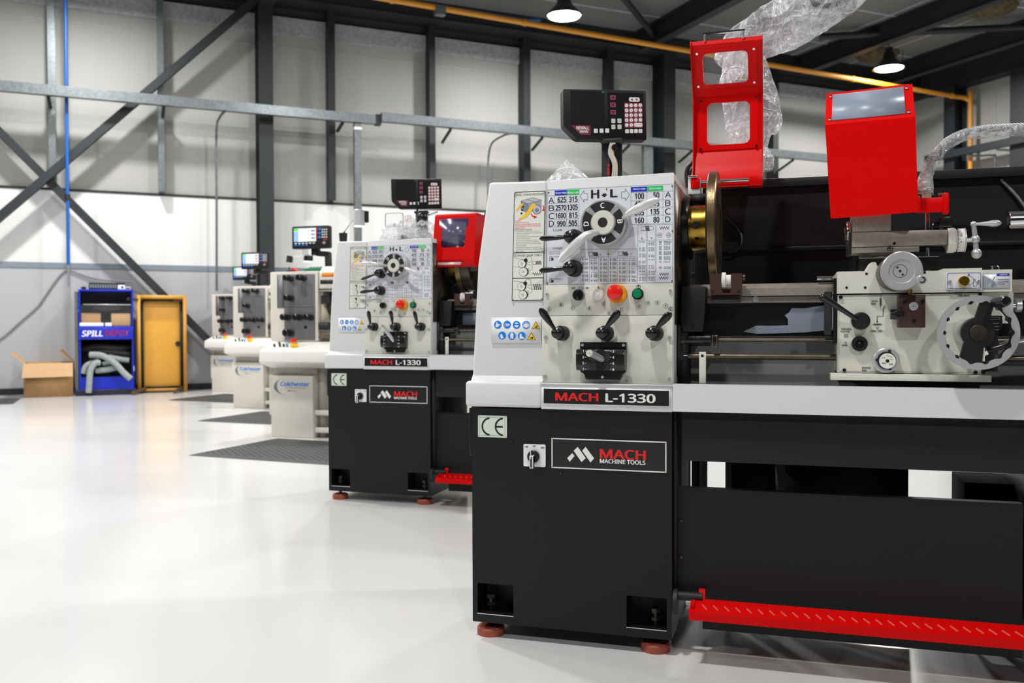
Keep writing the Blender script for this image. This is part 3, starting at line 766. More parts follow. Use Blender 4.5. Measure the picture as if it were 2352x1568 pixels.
def mach_stand(b):
    # folded black cabinet with two fork pockets cut in its front
    xs = [.014, .029, .137, .461, .571, .585]; zs = [.0455, .070, .158, .663]
    for i in range(5):
        for j in range(3):
            if j == 1 and i in (1, 3): continue
            b.face([b.bm.verts.new(p) for p in ((xs[i], 0, zs[j]), (xs[i + 1], 0, zs[j]), (xs[i + 1], 0, zs[j + 1]), (xs[i], 0, zs[j + 1]))], BLACKP)
    for a, c in ((.029, .137), (.461, .571)):
        z0, z1 = .070, .158; d = .085
        for q in (((a, 0, z0), (c, 0, z0), (c, d, z0), (a, d, z0)), ((a, 0, z1), (a, d, z1), (c, d, z1), (c, 0, z1)), ((a, 0, z0), (a, d, z0), (a, d, z1), (a, 0, z1)), ((c, 0, z0), (c, 0, z1), (c, d, z1), (c, d, z0)), ((a, d, z0), (c, d, z0), (c, d, z1), (a, d, z1))):
            b.face([b.bm.verts.new(p) for p in q], BLACKP)
        b.box(a, c, -.0015, .004, z0 - .001, z0 + .0015, CHROME)
    x0, x1, z0, z1, D = .014, .585, .0455, .663, .52
    for q in (((x0, 0, z0), (x0, 0, z1), (x0, D, z1), (x0, D, z0)), ((x1, 0, z0), (x1, D, z0), (x1, D, z1), (x1, 0, z1)), ((x0, 0, z1), (x1, 0, z1), (x1, D, z1), (x0, D, z1)), ((x0, 0, z0), (x0, D, z0), (x1, D, z0), (x1, 0, z0)), ((x0, D, z0), (x0, D, z1), (x1, D, z1), (x1, D, z0))):
        b.face([b.bm.verts.new(p) for p in q], BLACKP)
    bmesh.ops.remove_doubles(b.bm, verts=b.bm.verts[:], dist=1e-5)
    b.box(.004, .014, .002, .4, .525, .663, BLACKP, .004)
    for x, z in ((.1344, .5707), (.2775, .4853)): b.rev([(0, 0), (.005, 0), (.004, .003), (0, .0032)], (x, -.0005, z), (0, -1, 0), BLACKG, 12)

def selector_dial(b, ang):
    cx, cz, y = .4035, 1.1775, .0146
    b.cyl((cx + .008, y, cz - .004), (cx + .004, -.010, cz - .001), .0655, ALU, n=48)
    b.rev([(0, 0), (.062, 0), (.0635, .003), (.0635, .018), (.061, .022), (0, .022)], (cx, -.008, cz), (0, -1, 0), ALU, 56)
    yf = -.0303
    for i, s in enumerate('CBAD'):
        c = 90 - 90 * i + ang
        b.ink(sector(cx, cz, .0345, .0575, c - 37, c + 37, 12), yf, INK)
        lx_, lz_ = cx + .0465 * math.cos(R_(c)), cz + .0465 * math.sin(R_(c))
        vs, fs, a, bb, q, d = text_tris(s, True); h = .0145; sc = h / (d - q)
        rot = R_(c - 90); nv = []
        for v in vs:
            u, w = (v.x - (a + bb) / 2) * sc, (v.y - (q + d) / 2) * sc
            nv.append(b.bm.verts.new((lx_ + u * math.cos(rot) - w * math.sin(rot), yf - .0004 - v.z, lz_ + u * math.sin(rot) + w * math.cos(rot))))
        for f in fs: b.face([nv[i] for i in f], INKW)
        for rr in (.037, .055): b.rev([(0, 0), (.0014, 0), (0, .001)], (cx + rr * math.cos(R_(c - 42)), yf, cz + rr * math.sin(R_(c - 42))), (0, -1, 0), GOLD, 8)
    b.rev([(0, 0), (.032, 0), (.032, .004), (.0305, .006), (0, .006)], (cx, -.030, cz), (0, -1, 0), PANEL, 40)
    b.rev([(0, 0), (.0135, 0), (.0125, .0012), (0, .0016)], (cx, -.036, cz), (0, -1, 0), BLACKM, 28)

def dial_handle(b, pts, w):
    # flat tapered grip: pts are (x,y,z) centre line; half widths
    P = [Vector(p) for p in pts]; rings = []
    for i, p in enumerate(P):
        t = (P[min(i + 1, len(P) - 1)] - P[max(i - 1, 0)]).normalized(); sd = t.cross(Vector((0, 1, 0))).normalized(); nn = sd.cross(t)
        rings.append([b.bm.verts.new(p + sd * w[i] * math.cos(a) + nn * min(.006, w[i] * .8) * math.sin(a)) for a in [2 * math.pi * j / 14 for j in range(14)]])
    fs = [b.face(rings[0][::-1], SATIN), b.face(rings[-1], SATIN)]
    for p, q in zip(rings, rings[1:]):
        for j in range(14): fs.append(b.face([p[j], p[(j + 1) % 14], q[(j + 1) % 14], q[j]], SATIN))
    bmesh.ops.recalc_face_normals(b.bm, faces=[f for f in fs if f])

def feed_selector(b):
    b.plate([(.335, .853), (.463, .853), (.463, .833), (.4615, .772), (.452, .765), (.446, .7505), (.352, .7505), (.346, .765), (.335, .772)], [], -.010, .008, BLACKG)
    k = b.mark()
    b.prism([(-.030, .776), (-.036, .79), (-.036, .82), (-.030, .834), (.0, .834), (.0, .776)], .3282, .4622, BLACKG, axis='x', bev=.003)
    yi = -.0368
    b.ink(rrect(.366, .424, .800, .826, .008), yi, BLACKM); b.ink(rrect(.366, .424, .779, .798, .008), yi, BLACKM); b.ink(rrect(.384, .412, .777, .8335, .01), yi - .0002, HOLE)
    for i in range(4):
        z = .829 - i * .0165
        b.text('1357'[i], .3475, z - .0035, .3520, z + .0035, yi - .0003, INKW); b.text('2468'[i], .4300, z - .0035, .4350, z + .0035, yi - .0003, INKW)
        b.rect(.3545, .3585, z - .0005, z + .0005, yi - .0003, INKW); b.rect(.4235, .4275, z - .0005, z + .0005, yi - .0003, INKW)
    for x, z in ((.342, .845), (.456, .845), (.398, .7575)): b.screw(x, z, -.010, .0042)

def dro(b):
    # digital readout in its own u (0..0.262), w (down) coordinates: x, z with y=0 the front
    W, H = .278, .162
    def P(cx, cy): return ((cx - 132) / 808 * W, -(cy - 585 - .037 * (cx - 132)) / 478 * H)
    out = [(0.004, 0), (W - .003, 0), (W, -.004), (W, -H + .004), (W - .004, -H), (.050, -H), (.040, -H + .004), (.003, -.122), (0, -.115), (0, -.004)]
    b.prism(out, -.002, .045, BLACKP, bev=.004)
    y = -.0024
    def Rr(x0, y0, x1, y1, m, r=.002, dy=0):
        a, c = P(x0, y1), P(x1, y0); b.ink(rrect(a[0], c[0], a[1], c[1], r, 3), y - dy, m)
    Rr(203, 615, 530, 932, SCREEN, .001); Rr(560, 640, 912, 1040, BLACKG, .004, .0002); Rr(418, 945, 580, 1035, BLACKG, .004, .0002)
    b.ink([P(*p) for p in ((206, 935), (392, 940), (392, 1030), (298, 1028))], y - .0003, MAROON)
    a, c = P(256, 973), P(378, 948); b.text('NEWALL', a[0], a[1], c[0], c[1], y - .0006, INKW, True)
    a, c = P(288, 1007), P(368, 988); b.text('NMS300', a[0], a[1], c[0], c[1], y - .0006, INKW, True)
    a, c = P(264, 983), P(378, 985); b.rect(a[0], c[0], c[1], c[1] + .0007, y - .0006, INKW)
    Rr(722, 733, 900, 968, MAROON, .002, .0004)
    for r in range(5):
        for q in range(4):
            if r == 4 and q > 1: continue
            p = P(744 + q * 45, 755 + r * 47); b.disc(p[0], p[1], .0062, y - .0007, KEYW, 16)
            s = ('', '', '', '/', '7', '8', '9', '', '4', '5', '6', '', '1', '2', '3', '', '', '0')[r * 4 + q]
            if s: b.text(s, p[0] - .0012, p[1] - .002, p[0] + .0012, p[1] + .002, y - .001, INK)
    Rr(815, 925, 898, 960, KEYW, .0045, .0007); Rr(768, 680, 874, 718, KEYW, .005, .0007)
    for cx, s in ((797, -1), (845, 1)): p = P(cx, 699); b.ink(((p[0] - s * .003, p[1] - .004), (p[0] - s * .003, p[1] + .004), (p[0] + s * .004, p[1])), y - .001, MAROON)
    for i in range(3):
        Rr(588, 657 + i * 70, 638, 697 + i * 70, mat('pink_key', (.50, .10, .22), .4), .001, .0005); Rr(594, 662 + i * 70, 632, 692 + i * 70, MAROON, .001, .0008)
        p = P(612, 677 + i * 70); b.ink(((p[0] + .003, p[1] - .003), (p[0] + .003, p[1] + .003), (p[0] - .003, p[1])), y - .001, INK)
        Rr(424 + i * 55, 972, 462 + i * 55, 1012, KEYW, .002, .0006)
    for i in range(4): Rr(728 + i * 44, 983, 764 + i * 44, 1020, KEYW, .002, .0006)
    for cx, cy in ((614, 900), (673, 900), (614, 958), (673, 958)):
        Rr(cx - 19, cy - 20, cx + 19, cy + 20, KEYW, .002, .0006)
        p = P(cx, cy); b.frame(p[0] - .003, p[0] + .003, p[1] - .0035, p[1] + .0035, .0008, y - .001, INK)
    Rr(505, 614, 530, 630, GREENB, .001, .0005)

def mach_lathe(loc, label, front):
    t = empty('metal_lathe', label, 'lathe', (*loc, 0), LROT)
    K = (lambda k: k)
    st = part('stand', t, mach_stand, 'st')
    part('brand_plate', st, brand_plate, 'bp')
    def ce(b):
        y = -.0025; b.box(.0333, .1201, y, 0, .580, .6426, mat('pale_green_plate', (.66, .74, .64), .4))
        b.frame(.0385, .1150, .585, .6375, .0008, y - .0003, INKO)
        for cx in (.0705, .1105):
            b.ink(sector(cx, .611, .0215, .0265, 95, 265, 18), y - .0004, INK)
        b.rect(.086, .1085, .6085, .6135, y - .0004, INK)
        for x in (.036, .1175):
            for z in (.5828, .640): b.rev([(0, 0), (.0018, 0), (0, .0015)], (x, y, z), (0, -1, 0), GOLD, 8)
    part('ce_plate', st, ce, 'ce')
    def sw(b):
        y = -.004; b.plate(rrect(.1695, .2338, .5015, .5645, .004), [], y, 0, STICK)
        b.text('LOW', .1735, .5545, .1830, .5595, y - .0004, INK); b.text('OFF', .1965, .5570, .2050, .5615, y - .0004, INK); b.text('HIGH', .2205, .5535, .2310, .5585, y - .0004, INK)
        b.cyl((.2005, y, .531), (.2005, y - .012, .531), .0175, BLACKG, n=28, c=.002)
        if front: b.box(.1945, .2055, y - .030, y - .010, .500, .537, BLACKG, .003); b.rect(.1975, .1995, .527, .549, y - .0303, INKW)
        else: b.box(.1880, .1990, y - .030, y - .010, .498, .537, BLACKG, .003)
    part('motor_switch', st, sw, label='white switch plate with a black rotary knob')
    for x in (.055, .535):
        for yy in ((.045,) if not front else (.045, .46)):
            f = part('foot', t, lambda b: b.rev([(0, 0), (.0395, 0), (.0405, .004), (.0405, .019), (.036, .025), (.02, .0265), (0, .0265)], (x, yy, 0), (0, 0, 1), FOOT, 32), label='round red rubber levelling foot')
            part('levelling_bolt', f, lambda b: (b.cyl((x, yy, .026), (x, yy, .115), .008, BLACKG, n=14), b.cyl((x, yy, .082), (x, yy, .092), .013, OILY, n=6), b.cyl((x, yy, .104), (x, yy, .116), .013, OILY, n=6)))
    gc = part('gear_cover', t, lambda b: (b.prism([(.2345, .738), (.2345, 1.3068), (.0640, 1.3095), (.0285, 1.0726), (.0105, .757), (.0098, .738)], .0145, .50, WHITE, bev=.008, seg=3),
                                           b.box(-.001, .2243, -.016, .53, .668, .7405, WHITE, .009, 3), b.prism([(.0, .739), (.0, .741), (.0155, .757), (.03, .757), (.03, .739)], .012, .2243, WHITE, axis='x')), 'gc')
    part('instruction_plate', gc, instruction_plate, 'ip'); part('safety_sticker', gc, safety_sticker, 'ss')
    hs = part('headstock', t, lambda b: (b.prism([(.2352, .738), (.5888, .738), (.5888, 1.311), (.2352, 1.3068)], .0165, .50, WHITE, bev=.003),
              b.box(.2318, .5872, .0115, .017, .9270, 1.0128, PANEL, .0008), b.box(.2216, .5865, .0065, .017, .7390, .9255, PANEL, .002),
              [b.screw(x, z, .0115, .0042) for x, z in ((.2365, .987), (.2365, .937), (.5795, .992), (.5795, .945), (.4125, .934))],
              [b.screw(x, z, .0065, .0052) for x, z in ((.2330, .8660), (.2310, .7560), (.5785, .8650), (.5780, .7535), (.3480, .7550), (.4640, .7540))],
              b.box(.5888, .5905, .03, .46, .90, 1.29, OILY), b.box(.5888, .600, .08, .44, .76, .90, BLACKM)), 'hs')
    part('speed_plate', hs, speed_plate, 'sp')
    def letters(b):
        y = .0110
        for s, cx, cy in (('A', 870, 312), ('B', 997, 272), ('C', 1115, 302), ('R', 1290, 308), ('S', 1430, 268), ('T', 1605, 322), ('V', 1788, 295), ('W', 1875, 265), ('X', 1966, 264), ('Y', 2048, 293), ('Z', 2095, 320)):
            x = .2318 + (cx - 838) / 1282 * .3554; z = .9985 - (cy - 135) / 240 * .0725
            b.ringi(x, z, .0057, .0064, y, INK, 20); b.text(s, x - .0025, z - .0032, x + .0025, z + .0032, y, INK, True)
        b.text('OFF', .3065, 1.0005, .3165, 1.0055, y, INK); b.text('ON', .3465, 1.0005, .3545, 1.0055, y, INK)
        b.ringi(.3318, 1.0035, .0040, .0050, y, INKC, 16); b.rect(.323, .3275, 1.003, 1.0042, y, INKC); b.rect(.336, .3405, 1.003, 1.0042, y, INKC)
        b.stroke(((.383, 1.0085), (.380, 1.0035), (.386, 1.0035), (.382, .9985)), .0018, y, INKR)
        b.ringi(.4935, 1.004, .0045, .0056, y, INK, 18); b.text('T', .4910, 1.0, .4960, 1.008, y, INK, True)
    part('panel_lettering', hs, letters, 'pl')
    part('rotary_switch', hs, lambda b: (b.cyl((.329, .0115, .983), (.329, -.012, .983), .0155, BLACKG, n=24, c=.002), b.box(.3255, .3325, -.018, -.010, .970, .996, BLACKG, .002)), 'rs')
    part('pilot_lamp', hs, lambda b: b.rev([(0, 0), (.016, 0), (.016, .008), (.013, .015), (.010, .0135), (.009, .016), (.006, .015), (.004, .018), (0, .018)], (.3835, .0115, .984), (0, -1, 0), KEYW, 28), 'pil', label='white round pilot lamp')
    part('emergency_stop', hs, lambda b: (b.cyl((.437, .0115, .985), (.437, -.004, .985), .0265, ORANGE, n=32, c=.002), b.cyl((.436, -.004, .986), (.435, -.020, .987), .014, ORANGE, n=24),
          b.rev([(0, 0), (.019, 0), (.0215, .004), (.0215, .012), (.018, .018), (.010, .021), (0, .022)], (.4345, -.016, .988), (0, -1, 0), REDK, 32)), 'es', label='red mushroom emergency stop on an orange collar')
    part('start_button', hs, lambda b: (b.cyl((.493, .0115, .984), (.493, -.004, .984), .0155, BLACKG, n=28), b.cyl((.4925, -.004, .985), (.4925, -.010, .985), .0125, GREENB, n=28, c=.002)), 'sb', label='green start button')
    if front:
        da, h1, h2 = 2, [(.458, -.030, 1.188), (.474, -.048, 1.196), (.498, -.060, 1.205), (.525, -.064, 1.216), (.547, -.064, 1.225), (.557, -.063, 1.229)], [(.392, -.036, 1.150), (.378, -.046, 1.148), (.361, -.054, 1.143), (.345, -.061, 1.127), (.322, -.066, 1.104), (.303, -.067, 1.085), (.292, -.066, 1.073)]
        w1, w2 = [.005, .008, .0115, .013, .0105, .006], [.006, .010, .0105, .013, .0142, .0115, .007]
        tips = ((.2290, .9465), (.4510, .9390), (.5880, .9325)); side = ((.2255, 1.1395), (.2245, 1.0510)); stub = (.3755, .8245)
    else:
        da, h1, h2 = -47, [(.462, -.030, 1.166), (.478, -.046, 1.160), (.500, -.056, 1.151), (.522, -.060, 1.143), (.537, -.058, 1.138)], [(.350, -.030, 1.181), (.335, -.046, 1.183), (.310, -.056, 1.186), (.285, -.062, 1.188), (.258, -.062, 1.189), (.236, -.060, 1.190)]
        w1, w2 = [.004, .007, .010, .0095, .005], [.004, .007, .010, .0105, .009, .005]
        tips = ((.268, .957), (.391, .957), (.520, .953)); side = ((.222, 1.112), (.216, 1.050)); stub = (.352, .884)
    sd = part('selector_dial', hs, lambda b: (selector_dial(b, da), dial_handle(b, h1, w1), dial_handle(b, h2, w2)), label='round speed selector dial with two silver paddle handles')
    for hub, tip in zip(((.2755, .8785), (.3995, .8785), (.5345, .8780)), tips): part('lever', hs, lambda b: (b.cyl((hub[0] + .012, .0065, hub[1] - .003), (hub[0] + .012, .001, hub[1] - .003), .023, PANEL, n=28), lever(b, hub, tip, .002, .0165)), label='black lever with a ball hub')
    for hub, tip in zip(((.3105, 1.1430), (.3075, 1.0580)), side): part('lever', hs, lambda b: lever(b, hub, tip, .0146, .0185, .008), label='black lever pointing left over the speed plate')
    fs_ = part('feed_selector', hs, feed_selector, 'fs', label='black numbered feed selector gate')
    part('selector_pin', fs_, lambda b: (b.tube([(.402, -.03, .806), (stub[0] + .005, -.062, stub[1] - .003), (stub[0], -.078, stub[1])], .0088, ALU, 18), b.cyl((stub[0], -.078, stub[1]), (stub[0], -.0795, stub[1]), .0095, PANEL, n=20), b.disc(stub[0], stub[1], .0012, -.0799, INK)))
    part('model_strip', t, model_strip, 'ms', label='white strip with a black model sign')
    # tray, bed, aprons below
    X1 = 1.95
    part('chip_tray', t, lambda b: (b.box(.5885, X1, -.0165, -.0135, .6680, .7405, WHITE), b.box(.5885, X1, -.0165, .02, .7385, .7405, WHITE), b.box(.5885, X1, -.0165, .02, .6680, .6700, WHITE),
          b.box(.5885, X1, .02, .60, .668, .676, BEDGREY), b.box(.5885, X1, .02, .022, .668, .7385, BEDGREY), b.box(.72, 1.5, .05, .30, .676, .700, BLACKM, .01)), 'ct')
    part('upper_panel', t, lambda b: b.box(.6100, X1 - .05, .012, .020, .533, .668, BLACKP, .002), 'up')
    part('lower_panel', t, lambda b: (b.prism([(.5955, .452), (1.4400, .452), (1.4400, .0695), (.6625, .0695), (.6625, .167), (.5955, .167)], .046, .060, BLACKP), b.box(.5955, 1.44, .046, .075, .4505, .454, BLACKP),
          [b.rev([(0, 0), (.006, 0), (.0045, .004), (0, .0045)], (.606, .0458, z), (0, -1, 0), BLACKG, 12) for z in (.363, .263)], b.box(.587, .594, .02, .30, .14, .662, BLACKM)), 'lp')
    def pedal(b):
        k = b.mark()
        b.prism([(.0, 0), (.0, -.022), (.004, -.022), (.004, -.004), (.075, .010), (.075, .014), (.002, .001)], .6360, X1 - .4, RED, axis='x')
        b.xf(k, Matrix.Translation((0, -.062, .148)))
        for i in range(32):
            x = .668 + i * .0285
            b.bar((x, -.024, .1566), (x + .013, -.046, .1524), .0020, .003, mat('tread_highlight', (.80, .22, .18), .2), (0, 0, 1))  # tread bars coloured pale to stand for their highlights
        b.prism([(-.05, .160), (-.04, .130), (-.03, .130), (.0, .162)], .640, .648, RED, axis='x')
        b.cyl((.588, .012, .166), (.665, .012, .166), .012, BLACKM, n=16); b.cyl((.5885, .012, .150), (.600, .012, .150), .034, BLACKM, n=20)
        b.prism([(.005, .16), (.02, .185), (.03, .185), (.025, .16)], .655, .672, RED, axis='x')
    part('brake_pedal', t, pedal, 'pd', label='long red treadle bar')
    part('bed', t, lambda b: (b.prism([(.15, .979), (.135, .979), (.135, 1.000), (.150, 1.008), (.165, 1.014), (.30, 1.014), (.30, .979)], .618, X1, STEEL, axis='x'), b.box(.618, X1, .153, .30, .960, .977, STEEL), b.box(.618, X1, .165, .30, .868, .960, BLACKG), b.box(.618, X1, .185, .30, .676, .868, BEDGREY),
          b.screw(.7985, .9705, .153, .008), b.box(.592, .618, .09, .30, .676, .90, BLACKM)), 'bd')
    part('bed_lit_patch', t, lambda b: b.plate([(.765, .880), (.800, .897), (.83, .896), (.865, .897), (.885, .898), (.884, .915), (.876, .925), (.887, .933), (.895, .945), (.93, .944), (.965, .950), (1.0, .953), (1.0, .885), (.93, .878), (.85, .875), (.80, .874)], [], .155, .160, LITBED) if front else b.box(.70, .95, .155, .16, .885, .945, LITBED), label='blue grey shape of the light falling on the side of the bed')  # thin plate cut and coloured as the lit patch on the bed side
    part('end_guard', t, lambda b: (b.prism([(.602, 1.006), (.669, 1.005), (.664, .91), (.660, .880), (.604, .880), (.598, .91)], .085, .16, BLACKP, bev=.003), b.screw(.633, .897, .085, .004, BLACKG)), 'eg')
    def stop(b):
        b.plate([(.678, 1.040), (.709, 1.040), (.7095, .994), (.714, .987), (.731, .987), (.7345, .994), (.735, 1.040), (.7635, 1.040), (.763, .9815), (.679, .9815)], [], .095, .135, BROWN)
        b.box(.679, .760, .10, .14, .961, .981, BLACKG, .002)
        b.cyl((.709, .115, 1.022), (.720, .115, 1.022), .0225, KEYW, n=32, c=.001); b.cyl((.720, .115, 1.022), (.734, .115, 1.022), .0155, KEYW, n=28); b.cyl((.734, .115, 1.027), (.772, .115, 1.027), .006, OILY, n=16); b.cyl((.764, .11, 1.028), (.772, .11, 1.028), .010, OILY, n=12)
        for x in (.6855, .755): b.disc(x, .990, .0045, .0945, HOLE, 14)
    part('micrometer_stop', t, stop, 'mst', label='brown bed stop with a white graduated thimble')
    part('control_rod', t, lambda b: (b.cyl((.60, .105, .8575), (X1 - .1, .105, .8575), .0052, ROD, n=16), b.cyl((.592, .105, .8575), (.612, .105, .8575), .019, OILY, n=24, c=.002), b.cyl((.612, .105, .8575), (.680, .105, .8575), .0165, BLACKG, n=24), b.box(.683, .700, .085, .125, .836, .872, BLACKG, .004)), 'cr')
    part('feed_shaft', t, lambda b: (b.cyl((.60, .105, .8115), (X1 - .1, .105, .8115), .0085, ROD, n=20), b.cyl((.590, .105, .811), (.606, .105, .811), .021, OILY, n=26, c=.002), b.cyl((.606, .105, .8115), (.618, .105, .8115), .016, CHROME, n=6)), 'fsf')
    part('rod_bracket', t, lambda b: (b.box(.6545, .6725, .030, .034, .7405, .8265, PANEL, .001), b.disc(.663, .816, .004, .0296, HOLE, 14)), 'rb')
    part('splash_guard', t, lambda b: (b.box(.592, X1, .60, .604, .68, 1.365, SPLASH), b.box(.592, X1, .565, .604, 1.340, 1.368, BLACKP, .003), b.box(.592, X1, .580, .604, 1.135, 1.150, SPLASH, .003)), 'sg')
    if front:
        RA = mat('rear_angle', (.22, .20, .19), .5)
        part('rear_cover', t, lambda b: (b.box(.585, .6215, .555, .560, .12, .67, BLACKM), b.box(.705, .858, .555, .560, .12, .67, BLACKM), b.box(.872, 1.243, .555, .560, .12, .67, mat('rear_panel_dark', (.020, .019, .018), .5))))
        for x0, x1 in ((.612, .636), (.694, .712), (.850, .880)): part('rear_post', t, lambda b: b.box(x0, x1, .545, .556, .05, .67, RA))
        part('coolant_tank', t, lambda b: (b.box(1.372, 1.90, .40, .60, .05, .445, DULLB, .003), b.box(1.520, 1.90, .545, .56, .445, .66, DULLB)))
    else:
        part('rear_cover', t, lambda b: b.box(.60, 1.5, .555, .560, .12, .67, BLACKM))
    # spindle
    sp = part('spindle_nose', t, lambda b: (b.cyl((.589, .27, 1.185), (.611, .27, 1.185), .095, BLACKG, n=48, c=.003), b.cyl((.611, .27, 1.185), (.652, .27, 1.185), .0665, BRASS, n=48), b.cyl((.652, .27, 1.185), (.664, .27, 1.185), .0685, BRASS, n=48),
          b.rev([(0, 0), (.0115, 0), (0, .0003)], (.630, .2030, 1.187), (0, -1, 0), HOLE, 20), b.rev([(0, 0), (.007, 0), (0, .0003)], (.632, .215, 1.148), (0, -.8, -.6), HOLE, 16)), 'sn', label='oily brass coloured spindle nose')
    if front:
        part('faceplate', t, lambda b: (b.rev([(0, 0), (.158, 0), (.163, .004), (.163, .024), (.160, .027), (0, .027)], (.664, .27, 1.185), (1, 0, 0), BRONZE, 72),
              [b.box(.690, .6925, .27 + .07 * math.cos(a) - .012, .27 + .07 * math.cos(a) + .012, 1.185 + .10 * math.sin(a) - .03, 1.185 + .10 * math.sin(a) + .03, HOLE) for a in (0.6, 2.2, 3.8, 5.4)]), label='large bronze coloured faceplate seen edge on')
    else:
        part('chuck', t, lambda b: (b.cyl((.664, .27, 1.185), (.74, .27, 1.185), .128, OILY, n=56, c=.004), b.cyl((.664, .27, 1.185), (.69, .27, 1.185), .134, BRONZE, n=56),
              [b.bar((.765, .27 + .05 * math.cos(a), 1.185 + .05 * math.sin(a)), (.765, .27 + .115 * math.cos(a), 1.185 + .115 * math.sin(a)), .03, .05, OILY, (1, 0, 0)) for a in (1.2, 3.3, 5.4)]), label='dark three jaw chuck')
    part('headstock_bracket', t, lambda b: (b.box(.5905, .628, .38, .47, 1.295, 1.352, INKW, .003), b.box(.591, .618, .37, .40, 1.352, 1.358, CHROME, .001), b.box(.594, .65, .36, .42, 1.27, 1.30, BLACKM)), 'hb')
    # chuck guard
    if front:
        def guard(b):
            pr = [(.395, 1.322), (.430, 1.345), (.452, 1.40), (.470, 1.445), (.470, 1.618), (.452, 1.640), (.375, 1.755), (.378, 1.768)]
            pr2 = [(y + .004, z + .0015) for y, z in pr]
            x0, x1 = .5985, .812
            # lower folded sheet
            b.prism(pr[0:4] + pr2[0:4][::-1], x0, x1, RED, axis='x')
            b.prism(pr[4:6] + pr2[4:6][::-1], x0, x1, RED, axis='x'); b.prism(pr[6:8] + pr2[6:8][::-1], x0, x1, RED, axis='x')
            k = b.mark(); b.plate([(x0, 1.443), (x1, 1.443), (x1, 1.62), (x0, 1.62)], [rrect(.641, .772, 1.466, 1.598, .018)], .470, .474, RED)
            k = b.mark(); b.plate([(x0, 0), (x1, 0), (x1, .139), (x0, .139)], [rrect(.633, .768, .012, .112, .016)], 0, .004, RED)
            a = math.atan2(.452 - .375, 1.755 - 1.640)
            b.xf(k, Matrix.Translation((0, .452, 1.640)) @ Matrix.Rotation(a, 4, 'X'))
            for x in (x0, x1 - .003):
                b.prism(pr + [(y - .022, z - .004) for y, z in pr[1:]][::-1], x, x + .003, RED, axis='x')
            b.box(x0, x0 + .028, .375, .425, 1.318, 1.352, RED, .004); b.box(x1 - .040, x1, .375, .425, 1.318, 1.352, RED, .004)
            for x in (.622, .792):
                for z in (1.456, 1.607): b.screw(x, z, .4665, .0040, CHROME)
        g = part('chuck_guard', t, guard, label='red sheet chuck guard swung up, two clear windows')
        part('window_frame', g, lambda b: b.plate([(.6155, 1.450), (.797, 1.450), (.797, 1.614), (.6155, 1.614)], [rrect(.641, .772, 1.466, 1.598, .018)], .4665, .4698, RED))
        def wf(b):
            k = b.mark(); b.plate([(.611, .003), (.795, .003), (.795, .124), (.611, .124)], [rrect(.633, .768, .012, .112, .016)], -.0035, -.0002, RED); b.xf(k, Matrix.Translation((0, .452, 1.640)) @ Matrix.Rotation(math.atan2(.077, .115), 4, 'X'))
            for x in (.617, .786):
                for u in (.012, .115):
                    k = b.mark(); b.screw(x, u, -.0035, .0036, CHROME); b.xf(k, Matrix.Translation((0, .452, 1.640)) @ Matrix.Rotation(math.atan2(.077, .115), 4, 'X'))
        part('window_frame', g, wf)
        part('window', g, lambda b: b.box(.628, .785, .4745, .477, 1.455, 1.61, PANE))
        def w2(b):
            k = b.mark(); b.box(.62, .78, .0045, .007, .004, .122, PANE); b.xf(k, Matrix.Translation((0, .452, 1.640)) @ Matrix.Rotation(math.atan2(.077, .115), 4, 'X'))
        part('window', g, w2)
        part('grab_handle', g, lambda b: (b.bar((.641, .378, 1.764), (.641, .372, 1.788), .010, .005, CHROME, (1, 0, 0)), b.bar((.756, .378, 1.764), (.756, .372, 1.788), .010, .005, CHROME, (1, 0, 0)), b.bar((.636, .372, 1.787), (.761, .372, 1.787), .010, .005, CHROME)), label='chrome grab handle')
    else:
        def guard(b):
            k = b.mark(); b.plate([(.568, 1.205), (.792, 1.205), (.792, 1.425), (.568, 1.425)], [rrect(.612, .742, 1.268, 1.398, .018)], .090, .094, RED)
            b.mapv(k, lambda c: Vector((c.x + (c.z - 1.31) * .04, c.y - (1.32 - c.z) * .12, c.z)))
            b.prism([(.1025, 1.424), (.115, 1.436), (.42, 1.436), (.42, 1.432), (.117, 1.432), (.106, 1.421)], .573, .797, RED, axis='x')
            b.prism([(.076, 1.206), (.095, 1.172), (.098, 1.174), (.080, 1.207)], .564, .789, RED, axis='x')
            b.prism([(.076, 1.206), (.095, 1.172), (.26, 1.18), (.30, 1.30), (.44, 1.33), (.42, 1.436), (.115, 1.436), (.1025, 1.424)], .789, .793, RED, axis='x')
        g = part('chuck_guard', t, guard, label='red sheet chuck guard closed over the chuck')
        part('window', g, lambda b: b.box(.60, .755, .096, .098, 1.255, 1.41, PANED))
        part('grab_handle', g, lambda b: (b.box(.605, .615, .060, .088, 1.186, 1.192, SATIN), b.box(.717, .727, .060, .088, 1.186, 1.192, SATIN), b.box(.605, .727, .056, .064, 1.180, 1.192, SATIN)), label='pale grab handle')
    part('guard_rod', t, lambda b: b.cyl((.612, .40, 1.3405), (.79, .40, 1.3405), .0068, CHROME, n=20), 'gr')
    part('guard_cable', t, lambda b: (b.tube([(.578, .50, 1.34), (.574, .50, 1.385), (.582, .50, 1.41), (.605, .51, 1.428), (.65, .52, 1.435)], .007, RUBBER, 10, sm=5), b.tube([(.588, .50, 1.34), (.584, .50, 1.38), (.592, .50, 1.40), (.612, .51, 1.416), (.65, .52, 1.42)], .005, RUBBER, 10, sm=5)) if front else b.tube([(.72, .43, 1.435), (.74, .44, 1.49), (.80, .46, 1.535), (.9, .5, 1.545)], .009, RUBBER, 10, sm=5))
    # readout
    ry = .40
